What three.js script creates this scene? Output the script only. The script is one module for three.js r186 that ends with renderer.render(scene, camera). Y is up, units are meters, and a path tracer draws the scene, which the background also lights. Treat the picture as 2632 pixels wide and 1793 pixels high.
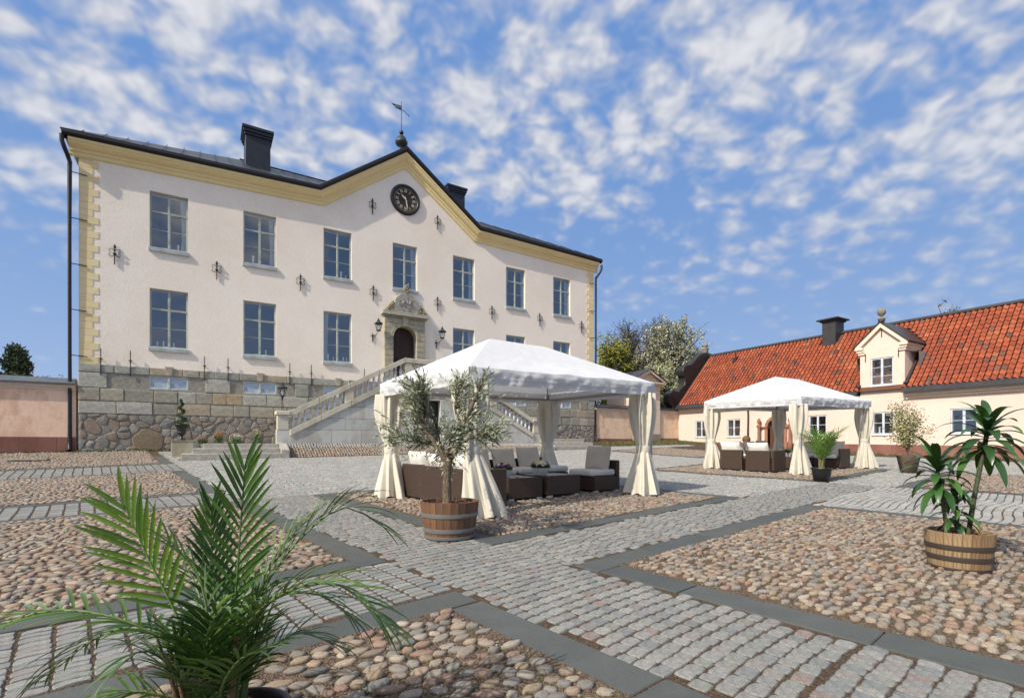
import * as THREE from 'three';
import { mergeGeometries, toCreasedNormals } from 'three/addons/utils/BufferGeometryUtils.js';
import { RoundedBoxGeometry } from 'three/addons/geometries/RoundedBoxGeometry.js';
import { ImprovedNoise } from 'three/addons/math/ImprovedNoise.js';

// ---------------------------------------------------------------- camera, sky, sun, exposure
// World: x runs along the castle front, y up, z towards the viewer (the castle front stands at z = -24.56).
const scene = new THREE.Scene();
const YAW = 31.38 * Math.PI / 180, EYE = 1.28;
const camera = new THREE.PerspectiveCamera(82.74, 2632 / 2284.2, 0.05, 900);
camera.position.set(0, EYE, 0);
camera.lookAt(Math.sin(YAW), EYE, -Math.cos(YAW));
camera.setViewOffset(2632, 2284.2, 0, 0, 2632, 1793);
camera.updateProjectionMatrix();
const renderer = new THREE.WebGLRenderer({ antialias: true });
renderer.toneMapping = THREE.LinearToneMapping;
renderer.toneMappingExposure = 1.7;
renderer.shadowMap.enabled = true;

const sun = new THREE.DirectionalLight(new THREE.Color().setRGB(1, 0.92, 0.79), 2.7);
const SUN = new THREE.Vector3(-0.737, 0.656, 0.163).normalize();
sun.position.copy(SUN).multiplyScalar(90).add(new THREE.Vector3(8, 0, -12));
sun.target.position.set(8, 0, -12);
sun.castShadow = true;
sun.shadow.mapSize.set(4096, 4096);
Object.assign(sun.shadow.camera, { left: -40, right: 40, top: 40, bottom: -40, near: 1, far: 220 });
scene.add(sun, sun.target);

function hash2(i, j, s) { let n = Math.imul(i, 374761393) + Math.imul(j, 668265263) + Math.imul(s, 362437); n = Math.imul(n ^ (n >>> 13), 1274126177); return ((n ^ (n >>> 16)) >>> 0) / 4294967296; }
const PN = new ImprovedNoise();
function fbm3(x, y, z, o) { let s = 0, a = 0.5, t = 0; for (let i = 0; i < o; i++) { s += a * PN.noise(x, y, z); t += a; a *= 0.5; x = x * 2.03 + 1.7; y = y * 2.03 + 9.2; z += 3.1; } return s / t; }
const sst = (a, b, x) => { x = Math.min(1, Math.max(0, (x - a) / (b - a))); return x * x * (3 - 2 * x); };
const mixn = (a, b, t) => a + (b - a) * t;
{ // the sky: blue air and a field of small altocumulus, going on all round
  const w = 2048, hh = 1024, d = new Float32Array(w * hh * 4);
  for (let j = 0; j < hh; j++) {
    const el = (j + 0.5) / hh * Math.PI - Math.PI / 2, sy = Math.sin(el), cy = Math.cos(el);
    for (let i = 0; i < w; i++) {
      const az = ((i + 0.5) / w - 0.5) * 2 * Math.PI, x = cy * Math.cos(az), z = cy * Math.sin(az);
      const o = (j * w + i) * 4;
      if (sy < -0.02) { d[o] = 0.34; d[o + 1] = 0.33; d[o + 2] = 0.31; d[o + 3] = 1; continue; }
      const s = Math.max(0, sy);
      const t = Math.pow(1 - s, 3.2);
      let r = mixn(0.082, 0.25, t), g = mixn(0.172, 0.335, t), b = mixn(0.375, 0.475, t);
      // cloud sheet seen in perspective: small rounded puffs in loose bands
      const k = 1 / (s + 0.32), px = x * k, pz = z * k;
      const wx = 0.035 * fbm3(px * 8, pz * 8, 4, 3), wz = 0.035 * fbm3(px * 8 + 7, pz * 8, 9, 3);
      const ax = (px + wx) * 0.92 + (pz + wz) * 0.39, bz = -(px + wx) * 0.39 + (pz + wz) * 0.92;
      const big = fbm3(px * 1.1 + 3.3, pz * 1.1 - 1.2, 1.5, 3), mid = fbm3(ax * 4.6 + 5, bz * 5, 6.2, 3);
      const gx = ax * 13, gz = bz * 15, ix = Math.floor(gx), iz = Math.floor(gz); let F1 = 9;
      for (let p = -1; p <= 1; p++) for (let q = -1; q <= 1; q++) { const cx = ix + p + hash2(ix + p, iz + q, 5), cz = iz + q + hash2(ix + p, iz + q, 6), dd = (gx - cx) ** 2 + (gz - cz) ** 2; if (dd < F1) F1 = dd; }
      F1 = Math.sqrt(F1);
      const cells = fbm3(ax * 17, bz * 19, 2.2, 4), fine = fbm3(ax * 50, bz * 55, 7.7, 2);
      const lowFade = sst(0.16, 0.5, s);
      const n = 0.22 + (0.5 - F1) * 0.75 + cells * 0.55 + mid * 0.6 + big * 1.0 + fine * 0.28 - mixn(0.4, 0, lowFade);
      const c = sst(-0.22, 0.62, n) * mixn(0.5, 0.88, lowFade);
      const cw = 0.385 + 0.10 * sst(0.1, 0.9, n) + 0.04 * fine;
      r = mixn(r, cw, c); g = mixn(g, cw, c); b = mixn(b, cw * 1.03, c);
      const cs = x * SUN.x + sy * SUN.y + z * SUN.z, th = Math.acos(Math.min(1, Math.max(-1, cs))) * 57.3, au = 4.6 * Math.exp(-((th / 15) ** 2)) * (0.7 + 0.5 * c); // glow round the sun, added to brighten the shaded castle front
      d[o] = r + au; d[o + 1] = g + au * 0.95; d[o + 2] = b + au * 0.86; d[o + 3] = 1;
    }
  }
  const sky = new THREE.DataTexture(d, w, hh, THREE.RGBAFormat, THREE.FloatType);
  sky.mapping = THREE.EquirectangularReflectionMapping;
  sky.magFilter = sky.minFilter = THREE.LinearFilter;
  sky.colorSpace = THREE.LinearSRGBColorSpace;
  sky.needsUpdate = true;
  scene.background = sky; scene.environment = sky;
}

// ---------------------------------------------------------------- helpers
let seed = 12345;
const reseed = s => { seed = s >>> 0; };
function rnd() { seed = (seed + 0x6D2B79F5) >>> 0; let t = seed; t = Math.imul(t ^ (t >>> 15), t | 1); t ^= t + Math.imul(t ^ (t >>> 7), t | 61); return ((t ^ (t >>> 14)) >>> 0) / 4294967296; }
const rr = (a, b) => a + (b - a) * rnd();
const pick = a => a[Math.floor(rnd() * a.length) % a.length];
const P3 = (u, y, v) => new THREE.Vector3(u, y, -v);
const RGB = (r, g, b) => new THREE.Color().setRGB(r, g, b);
const TAU = Math.PI * 2;
const taken = new Map();
function numbered(n) { const k = taken.get(n) || 0; taken.set(n, k + 1); return k ? n + '_' + String(k).padStart(3, '0') : n; }
function thing(name, label, category, group, u = 0, y = 0, v = 0, turn = 0) {
  const g = new THREE.Group(); g.name = numbered(name); g.userData = { label, category }; if (group) g.userData.group = group;
  g.position.set(u, y, -v); g.rotation.y = turn; scene.add(g); return g;
}
function tagged(mesh, name, label, category, group) { mesh.name = numbered(name); mesh.userData = { label, category }; if (group) mesh.userData.group = group; scene.add(mesh); return mesh; }
function struct(obj, name) { obj.name = numbered(name); obj.userData = { ...obj.userData, kind: 'structure' }; scene.add(obj); return obj; }
function part(parent, name, geo, mat, label) { const m = new THREE.Mesh(geo, mat); m.name = name; if (label) m.userData.label = label; parent.add(m); return m; }

// tileable noise textures
function vn(x, y, per, s) { const xi = Math.floor(x), yi = Math.floor(y), fx = x - xi, fy = y - yi, ux = fx * fx * (3 - 2 * fx), uy = fy * fy * (3 - 2 * fy); const m = (a) => ((a % per) + per) % per; const a = hash2(m(xi), m(yi), s), b = hash2(m(xi + 1), m(yi), s), c = hash2(m(xi), m(yi + 1), s), d = hash2(m(xi + 1), m(yi + 1), s); return mixn(mixn(a, b, ux), mixn(c, d, ux), uy); }
function tf(x, y, per, o, s) { let r = 0, a = 0.5, t = 0; for (let i = 0; i < o; i++) { r += a * vn(x * per, y * per, per, s + i); t += a; a *= 0.55; per *= 2; } return r / t; }
function makeTex(n, fn, metres, colour = true) {
  const d = new Uint8Array(n * n * 4);
  for (let j = 0; j < n; j++) for (let i = 0; i < n; i++) {
    const c = fn(i / n, j / n), o = (j * n + i) * 4;
    for (let k = 0; k < 3; k++) { const x = Math.min(1, Math.max(0, c[k])); d[o + k] = Math.round(255 * (colour ? (x < 0.0031308 ? 12.92 * x : 1.055 * Math.pow(x, 1 / 2.4) - 0.055) : x)); }
    d[o + 3] = 255;
  }
  const t = new THREE.DataTexture(d, n, n); t.wrapS = t.wrapT = THREE.RepeatWrapping; t.magFilter = THREE.LinearFilter; t.minFilter = THREE.LinearMipmapLinearFilter; t.generateMipmaps = true;
  t.repeat.set(1 / metres, 1 / metres); if (colour) t.colorSpace = THREE.SRGBColorSpace; t.needsUpdate = true; return t;
}
const g3 = x => [x, x, x];
const T = {
  plaster: makeTex(512, (x, y) => { const a = tf(x, y, 5, 6, 1), b = tf(x, y, 120, 2, 9), c = sst(0.55, 0.75, tf(x, y, 3, 4, 17)); return [0.95 + 0.13 * (a - 0.5) + 0.09 * (b - 0.5) - 0.015 * c, 0.95 + 0.15 * (a - 0.5) + 0.09 * (b - 0.5) - 0.03 * c, 0.95 + 0.19 * (a - 0.5) + 0.09 * (b - 0.5) - 0.06 * c]; }, 7.3),
  plasterB: makeTex(512, (x, y) => g3(0.6 * tf(x, y, 40, 3, 21) + 0.4 * tf(x, y, 7, 3, 5)), 1.7, false),
  stain: makeTex(512, (x, y) => { const a = sst(0.42, 0.72, tf(x, y * 0.5 + 0.1, 6, 5, 31)), b = tf(x, y, 40, 3, 9); return [0.93 - 0.16 * a + 0.12 * (b - 0.5), 0.93 - 0.22 * a + 0.12 * (b - 0.5), 0.93 - 0.26 * a + 0.12 * (b - 0.5)]; }, 2.3),
  granite: makeTex(512, (x, y) => { const a = tf(x, y, 90, 2, 3), b = tf(x, y, 8, 4, 7), c = tf(x, y, 170, 1, 13); const s = 0.82 + 0.9 * (a - 0.5) * 0.7 + 0.5 * (b - 0.5) - (c > 0.8 ? 0.35 : 0) + (c < 0.12 ? 0.25 : 0); return [s * 1.0, s * 0.985, s * 0.96]; }, 0.55),
  graniteB: makeTex(512, (x, y) => g3(0.45 * tf(x, y, 60, 3, 15) + 0.55 * tf(x, y, 9, 3, 2)), 0.55, false),
  slab: makeTex(512, (x, y) => { const a = tf(x, y, 6, 5, 41), b = tf(x, y, 120, 2, 3), c = tf(x, y, 230, 1, 5); const s = 0.86 + 0.30 * (a - 0.5) + 0.22 * (b - 0.5) + (c > 0.93 ? 0.35 : 0); return [s, s, s * 1.01]; }, 0.9),
  soil: makeTex(512, (x, y) => { const a = tf(x, y, 10, 4, 17), b = tf(x, y, 120, 2, 23), c = tf(x, y, 60, 2, 29); const m = 0.6 * sst(0.52, 0.7, a); const s = 0.55 + 1.1 * (b - 0.5) + 0.6 * (c - 0.5); return [s * mixn(0.215, 0.17, m), s * mixn(0.14, 0.14, m), s * mixn(0.09, 0.06, m)]; }, 0.8),
  soilB: makeTex(512, (x, y) => g3(0.6 * tf(x, y, 90, 2, 23) + 0.4 * tf(x, y, 20, 3, 2)), 0.8, false),
  wood: makeTex(512, (x, y) => { const a = tf(x * 1, y, 3, 4, 51), g = vn(x * 64 + 3 * Math.sin(y * TAU) + 6 * a, y * 4, 64, 52), f = vn(x * 128, y * 8, 128, 57); const s = 0.72 + 0.42 * (g - 0.5) + 0.25 * (f - 0.5) + 0.4 * (a - 0.5); return [s, s * 0.97, s * 0.93]; }, 0.45),
  fabric: makeTex(256, (x, y) => { const s = 0.9 + 0.06 * Math.sin(x * TAU * 64) * Math.sin(y * TAU * 64) + 0.14 * (tf(x, y, 5, 4, 61) - 0.5); return [s, s, s]; }, 0.5),
  wicker: makeTex(256, (x, y) => { const n = 8, cx = Math.floor(x * n), fy = (y * n * 2 + (cx % 2)) % 2, fx = (x * n) % 1; const wv = Math.abs(Math.sin(Math.PI * fx)), hv = fy < 1 ? Math.sin(Math.PI * fy) : 0.15; const s = 0.12 + 1.0 * wv * hv + 0.2 * (tf(x, y, 16, 2, 3) - 0.5); return [s, s * 0.93, s * 0.86]; }, 0.24),
  wickerB: makeTex(256, (x, y) => { const n = 8, cx = Math.floor(x * n), fy = (y * n * 2 + (cx % 2)) % 2, fx = (x * n) % 1; return g3(Math.abs(Math.sin(Math.PI * fx)) * (fy < 1 ? Math.sin(Math.PI * fy) : 0.1)); }, 0.24, false),
  clay: makeTex(256, (x, y) => { const a = tf(x, y, 4, 4, 71), b = tf(x, y, 40, 2, 72); const s = 0.86 + 0.5 * (a - 0.5) + 0.25 * (b - 0.5); return [s, s * (0.96 + 0.1 * (a - 0.5)), s * 0.95]; }, 0.7),
  metal: makeTex(256, (x, y) => { const s = 0.8 + 0.5 * (tf(x, y, 5, 5, 81) - 0.5); return [s, s, s * 1.02]; }, 1.4),
  bark: makeTex(256, (x, y) => { const a = vn(x * 24 + 4 * tf(x, y, 4, 3, 5), y * 8, 24, 91), b = tf(x, y, 6, 4, 93); const s = 0.7 + 0.5 * (a - 0.5) + 0.6 * (b - 0.5); return [s, s * 0.96, s * 0.9]; }, 0.25),
};
function M(r, g, b, o = {}) { const { phys, ...q } = o; return new (phys ? THREE.MeshPhysicalMaterial : THREE.MeshStandardMaterial)({ color: RGB(r, g, b), roughness: 0.85, ...q }); }
const plaster = (r, g, b, map = T.plaster, bs = 0.006) => M(r, g, b, { map, bumpMap: T.plasterB, bumpScale: bs, roughness: 0.95 });
const stoneM = (r, g, b) => M(r, g, b, { map: T.granite, bumpMap: T.graniteB, bumpScale: 0.008, roughness: 0.9 });
const blackMetal = M(0.014, 0.014, 0.016, { roughness: 0.45, metalness: 0.1 });
const ironM = M(0.018, 0.012, 0.011, { roughness: 0.6 });

// geometry helpers: everything non-indexed with uv in metres
function uvBox(g) {
  if (g.index) g = g.toNonIndexed();
  if (!g.attributes.normal) g.computeVertexNormals();
  const p = g.attributes.position, n = g.attributes.normal, uv = new Float32Array(p.count * 2);
  for (let i = 0; i < p.count; i++) {
    const ax = Math.abs(n.getX(i)), ay = Math.abs(n.getY(i)), az = Math.abs(n.getZ(i));
    if (az >= ax && az >= ay) { uv[2 * i] = p.getX(i); uv[2 * i + 1] = p.getY(i); } else if (ax >= ay) { uv[2 * i] = p.getZ(i); uv[2 * i + 1] = p.getY(i); } else { uv[2 * i] = p.getX(i); uv[2 * i + 1] = p.getZ(i); }
  }
  g.setAttribute('uv', new THREE.BufferAttribute(uv, 2)); return g;
}
function merge(list) { const l = list.map(g => { const n = g.index ? g.toNonIndexed() : g; for (const k of Object.keys(n.attributes)) if (!['position', 'normal', 'uv'].includes(k)) n.deleteAttribute(k); if (!n.attributes.normal) n.computeVertexNormals(); if (!n.attributes.uv) uvBox(n); return n; }); return l.length === 1 ? l[0] : mergeGeometries(l, false); }
function fromTris(arr, smooth) { let g = new THREE.BufferGeometry(); g.setAttribute('position', new THREE.Float32BufferAttribute(arr, 3)); g.computeVertexNormals(); return uvBox(g); }
// convex solid out of faces (lists of Vector3), turned outwards
function solid(faces, hollow) {
  const c = new THREE.Vector3(); let n = 0; for (const f of faces) for (const p of f) { c.add(p); n++; } c.divideScalar(n);
  const a = [], e1 = new THREE.Vector3(), e2 = new THREE.Vector3();
  for (const f of faces) for (let i = 1; i + 1 < f.length; i++) {
    let q = [f[0], f[i], f[i + 1]]; e1.subVectors(q[1], q[0]); e2.subVectors(q[2], q[0]); e1.cross(e2);
    e2.copy(q[0]).add(q[1]).add(q[2]).divideScalar(3).sub(c); if (e1.dot(e2) < 0) q = [q[0], q[2], q[1]];
    for (const p of q) a.push(p.x, p.y, p.z);
  }
  return fromTris(a);
}
function chamferBox(w, h, d, c = 0.01) {
  const H = [w / 2, h / 2, d / 2], faces = [], V = (ax, s, b, sb, e, se, full) => { const p = [0, 0, 0]; p[ax] = s * H[ax]; p[b] = sb * (H[b] - c); p[e] = se * (H[e] - c); return new THREE.Vector3(...p); };
  for (let ax = 0; ax < 3; ax++) { const b = (ax + 1) % 3, e = (ax + 2) % 3; for (const s of [-1, 1]) faces.push([V(ax, s, b, -1, e, -1), V(ax, s, b, 1, e, -1), V(ax, s, b, 1, e, 1), V(ax, s, b, -1, e, 1)]); }
  for (let ax = 0; ax < 3; ax++) { const b = (ax + 1) % 3, e = (ax + 2) % 3; for (const sb of [-1, 1]) for (const se of [-1, 1]) { const q = (face, s, t) => { const p = [0, 0, 0]; p[ax] = t * (H[ax] - c); if (face === b) { p[b] = sb * H[b]; p[e] = se * (H[e] - c); } else { p[b] = sb * (H[b] - c); p[e] = se * H[e]; } return new THREE.Vector3(...p); }; faces.push([q(b, 1, -1), q(b, 1, 1), q(e, 1, 1), q(e, 1, -1)]); } }
  for (const x of [-1, 1]) for (const y of [-1, 1]) for (const z of [-1, 1]) { const s = [x, y, z]; faces.push([0, 1, 2].map(k => { const p = s.map((t, i) => t * (H[i] - (i === k ? 0 : c))); return new THREE.Vector3(...p); })); }
  return solid(faces);
}
// box by extents in (u, y, v)
function bx(u0, u1, y0, y1, v0, v1, c = 0) { const g = c ? chamferBox(u1 - u0, y1 - y0, v1 - v0, c) : uvBox(new THREE.BoxGeometry(u1 - u0, y1 - y0, v1 - v0)); g.translate((u0 + u1) / 2, (y0 + y1) / 2, -(v0 + v1) / 2); return c ? uvBox(g) : uvBox(g); }
// a stone with outline pts [[a,b]...] in a vertical plane; map(a,b,out) gives the world point
function stone(pts, depth, bevel, map, bulge = 0, back = 0.05) {
  const n = pts.length; let cx = 0, cy = 0; for (const p of pts) { cx += p[0] / n; cy += p[1] / n; }
  const ins = pts.map(p => { const dx = p[0] - cx, dy = p[1] - cy, l = Math.hypot(dx, dy) || 1; const k = Math.max(0.3, 1 - bevel / l); return [cx + dx * k, cy + dy * k]; });
  const a = []; const tri = (p, q, r) => { for (const v of [p, q, r]) a.push(v.x, v.y, v.z); };
  const area = pts.reduce((s, p, i) => { const q = pts[(i + 1) % n]; return s + p[0] * q[1] - q[0] * p[1]; }, 0); const order = area > 0 ? [...Array(n).keys()] : [...Array(n).keys()].reverse();
  const f = order.map(i => map(ins[i][0], ins[i][1], depth)), m = order.map(i => map(pts[i][0], pts[i][1], depth - bevel)), b = order.map(i => map(pts[i][0], pts[i][1], -back)), c = map(cx, cy, depth + bulge);
  for (let i = 0; i < n; i++) { const j = (i + 1) % n; tri(f[i], f[j], c); tri(m[i], m[j], f[j]); tri(m[i], f[j], f[i]); tri(b[i], b[j], m[j]); tri(b[i], m[j], m[i]); }
  return fromTris(a);
}
function clipHalf(poly, a, b, c) { const out = []; for (let i = 0; i < poly.length; i++) { const p = poly[i], q = poly[(i + 1) % poly.length], dp = a * p[0] + b * p[1] - c, dq = a * q[0] + b * q[1] - c; if (dp <= 0) out.push(p); if ((dp < 0 && dq > 0) || (dp > 0 && dq < 0)) { const t = dp / (dp - dq); out.push([p[0] + t * (q[0] - p[0]), p[1] + t * (q[1] - p[1])]); } } return out; }
// tube with varying radius through points
function limb(pts, rad, seg = 7, rings) {
  const cv = new THREE.CatmullRomCurve3(pts), n = rings || Math.max(4, pts.length * 3), fr = cv.computeFrenetFrames(n, false), pos = [], idx = [], uv = [];
  const rAt = t => { const x = t * (rad.length - 1), i = Math.min(rad.length - 2, Math.floor(x)); return mixn(rad[i], rad[i + 1], x - i); };
  const L = cv.getLength();
  for (let i = 0; i <= n; i++) { const t = i / n, p = cv.getPointAt(t), r = rAt(t); for (let k = 0; k <= seg; k++) { const a = k / seg * TAU; const q = p.clone().addScaledVector(fr.normals[i], Math.cos(a) * r).addScaledVector(fr.binormals[i], Math.sin(a) * r); pos.push(q.x, q.y, q.z); uv.push(a / TAU * 0.25, t * L); } }
  for (let i = 0; i < n; i++) for (let k = 0; k < seg; k++) { const a = i * (seg + 1) + k, b = a + seg + 1; idx.push(a, b, a + 1, b, b + 1, a + 1); }
  const g = new THREE.BufferGeometry(); g.setAttribute('position', new THREE.Float32BufferAttribute(pos, 3)); g.setAttribute('uv', new THREE.Float32BufferAttribute(uv, 2)); g.setIndex(idx); g.computeVertexNormals(); return g.toNonIndexed();
}
function surf(nu, nv, fn, uvs = 1) { // smooth surface of a function (s,t) -> Vector3
  const pos = [], idx = [], uv = []; for (let j = 0; j <= nv; j++) for (let i = 0; i <= nu; i++) { const p = fn(i / nu, j / nv); pos.push(p.x, p.y, p.z); uv.push(i / nu * uvs, j / nv * uvs); }
  for (let j = 0; j < nv; j++) for (let i = 0; i < nu; i++) { const a = j * (nu + 1) + i, b = a + nu + 1; idx.push(a, a + 1, b, b, a + 1, b + 1); }
  const g = new THREE.BufferGeometry(); g.setAttribute('position', new THREE.Float32BufferAttribute(pos, 3)); g.setAttribute('uv', new THREE.Float32BufferAttribute(uv, 2)); g.setIndex(idx); g.computeVertexNormals(); return g.toNonIndexed();
}
function lathe(profile, seg = 16) { const g = new THREE.LatheGeometry(profile.map(p => new THREE.Vector2(p[0], p[1])), seg); return g.toNonIndexed(); }

// ---------------------------------------------------------------- ground
// the court rises gently to the right and towards the castle
function H(u, v) { const uu = Math.min(40, Math.max(-25, u)), vv = Math.min(25, Math.max(-15, v)); return 0.03 + 0.0172 * uu + 0.021 * vv + 0.0022 * Math.max(0, vv - 9) ** 2; }
const A9 = 9 * Math.PI / 180, c9 = Math.cos(A9), s9 = Math.sin(A9);   // the paving grid is turned 9 degrees against the castle
const uvOf = (p, q) => [p * c9 - q * s9, p * s9 + q * c9];
const pqOf = (u, v) => [u * c9 + v * s9, -u * s9 + v * c9];
const CY = Math.cos(YAW), SY = Math.sin(YAW);
function seen(u, v, y, m = 760) { const x = u * CY - v * SY, z = u * SY + v * CY; if (z < 0.6) return null; const X = 1316 + 1296.66 * x / z, Y = 1142 - 1296.66 * (y - EYE) / z; return X > -m && X < 2632 + m && Y < 1793 + m ? z : null; }
const soilMat = M(1, 1, 1, { map: T.soil, bumpMap: T.soilB, bumpScale: 0.02, roughness: 1 });
const jointMat = M(0.62, 0.58, 0.52, { map: T.soil, bumpMap: T.soilB, bumpScale: 0.015, roughness: 1 });
{
  const us = [-300, -120, -60]; for (let u = -30; u <= 45; u += 1) us.push(u); us.push(80, 150, 300);
  const vs = [-300, -100, -40]; for (let v = -16; v <= 26; v += 0.75) vs.push(v); vs.push(32, 45, 80, 160, 400);
  const pos = [], uv = [], idx = [];
  for (const v of vs) for (const u of us) { pos.push(u, H(u, v) - 0.005, -v); uv.push(u, v); }
  const n = us.length; for (let j = 0; j + 1 < vs.length; j++) for (let i = 0; i + 1 < n; i++) { const a = j * n + i, b = a + n; idx.push(a, a + 1, b, a + 1, b + 1, b); }
  const g = new THREE.BufferGeometry(); g.setAttribute('position', new THREE.Float32BufferAttribute(pos, 3)); g.setAttribute('uv', new THREE.Float32BufferAttribute(uv, 2)); g.setIndex(idx); g.computeVertexNormals();
  struct(new THREE.Mesh(g, jointMat), 'ground');
}
// beds of field cobbles inside borders of dark slabs; outer rectangle p0 p1 q0 q1 in the paving grid
const BW = 0.29;
const BEDS = [
  { id: 'A', r: [-3.5, 2.23, -2.6, 3.28], own: 300, near: true },
  { id: 'B', r: [3.48, 9.25, -2.6, 3.2], own: 300, near: true },
  { id: 'C', r: [3.42, 9.3, 4.36, 10.06], own: 300 },
  { id: 'D3', r: [-3.5, 2.24, 4.45, 10.12], own: 300 },
  { id: 'D2', r: [-3.6, 2.2, 11.68, 17.15], own: 0 },
  { id: 'D1', r: [-5.2, 2.2, 19.3, 25.6], own: 0, wall: true },
  { id: 'F', r: [13.45, 19.4, 4.3, 9.5], own: 0 },
  { id: 'G', r: [13.42, 19.3, -2.6, 2.95], own: 0 },
  { id: 'K', r: [20.2, 25.4, 11.3, 16.4], own: 0 },
];
const inBed = (p, q, e = 0) => BEDS.some(b => p > b.r[0] - e && p < b.r[1] + e && q > b.r[2] - e && q < b.r[3] + e);
const slabMats = [[0.086, 0.095, 0.086], [0.096, 0.103, 0.093], [0.078, 0.086, 0.080], [0.089, 0.096, 0.086]].map(c => M(...c, { map: T.slab, bumpMap: T.graniteB, bumpScale: 0.003, roughness: 0.82 }));
const cobbleCols = [[0.323, 0.239, 0.172], [0.361, 0.279, 0.206], [0.266, 0.211, 0.163], [0.342, 0.279, 0.215], [0.294, 0.198, 0.142], [0.257, 0.225, 0.189], [0.214, 0.198, 0.176], [0.380, 0.324, 0.254], [0.285, 0.184, 0.138], [0.323, 0.243, 0.159], [0.252, 0.234, 0.202], [0.314, 0.270, 0.224]];
const cobbleMats = cobbleCols.map(c => M(...c, { map: T.granite, bumpMap: T.graniteB, bumpScale: 0.004, roughness: 0.85 }));
function cobbleGeo(s, seg = 12) { // a rounded boulder top, about 1 across, some of it below ground
  reseed(900 + s * 77); const g = new THREE.SphereGeometry(0.5, seg, 8), p = g.attributes.position, o = rr(0, 50), v = new THREE.Vector3();
  const fx = rr(0.9, 1.1), sk = rr(-0.15, 0.15);
  for (let i = 0; i < p.count; i++) { v.fromBufferAttribute(p, i); const l = 1 + 0.42 * PN.noise(v.x * 2.3 + o, v.y * 2.3, v.z * 2.3 + o) + 0.05 * PN.noise(v.x * 5 + o, v.y * 5, v.z * 5); v.multiplyScalar(l); v.x = v.x * fx + sk * v.z; v.y = Math.max(-0.3, v.y); if (v.y > 0.28) v.y = 0.28 + (v.y - 0.28) * 0.5; p.setXYZ(i, v.x, v.y, v.z); }
  g.computeVertexNormals(); const q = g.attributes.uv; for (let i = 0; i < q.count; i++) q.setXY(i, p.getX(i) * 0.12, p.getZ(i) * 0.12 + p.getY(i) * 0.07); return g;
}
const gritGeo = new THREE.IcosahedronGeometry(0.5, 0);
const cobbleGeos = Array.from({ length: 8 }, (_, i) => cobbleGeo(i));
const dummy = new THREE.Object3D();
function instanced(geo, mat, list, name, parent) { // list of {m:Matrix4, c:Color}
  const im = new THREE.InstancedMesh(geo, mat, list.length); list.forEach((o, i) => { im.setMatrixAt(i, o.m); im.setColorAt(i, o.c); }); im.name = name; im.userData.kind = 'stuff'; parent.add(im); return im;
}
const whiteGranite = M(1, 1, 1, { map: T.granite, bumpMap: T.graniteB, bumpScale: 0.004, roughness: 0.86 });
function prism4(c, th, bev) { // flat slab on four corner points (Vector3, in order), bevelled top edge
  const cen = c.reduce((s, p) => s.add(p), new THREE.Vector3()).divideScalar(4);
  const ins = c.map(p => { const d = cen.clone().sub(p).setY(0); const l = d.length(); return p.clone().addScaledVector(d, bev * 1.4 / l); });
  const mid = c.map(p => p.clone().setY(p.y - bev)), bot = c.map(p => p.clone().setY(p.y - th)); const f = [ins];
  for (let i = 0; i < 4; i++) { const j = (i + 1) % 4; f.push([ins[i], ins[j], mid[j], mid[i]], [mid[i], mid[j], bot[j], bot[i]]); }
  return solid(f);
}
function slabRow(g, p0, p1, q0, q1, along) {
  let t = along ? p0 : q0; const end = along ? p1 : q1;
  while (t < end - 0.02) {
    let l = rr(0.95, 1.5); if (end - t - l < 0.5) l = end - t; const e = t + l - rr(0.007, 0.016);
    const [a, b, c, d] = along ? [t, e, q0, q1] : [p0, p1, t, e];
    const cs = [[a, c], [b, c], [b, d], [a, d]].map(([p, q]) => uvOf(p, q));
    if (cs.some(([u, v]) => seen(u, v, H(u, v), 500))) { const lift = rr(0.001, 0.009); part(g, 'slab', prism4(cs.map(([u, v]) => P3(u, H(u, v) + lift, v)), 0.09, 0.006), pick(slabMats)); }
    t += l;
  }
}
function bedEarth(p0, p1, q0, q1, lift) { return surf(Math.ceil((p1 - p0) / 0.35), Math.ceil((q1 - q0) / 0.35), (s, t) => { const [u, v] = uvOf(mixn(p0, p1, s), mixn(q0, q1, t)); return P3(u, H(u, v) + lift + 0.006 * PN.noise(u * 2, v * 2, 3), v); }, 1); }
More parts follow.
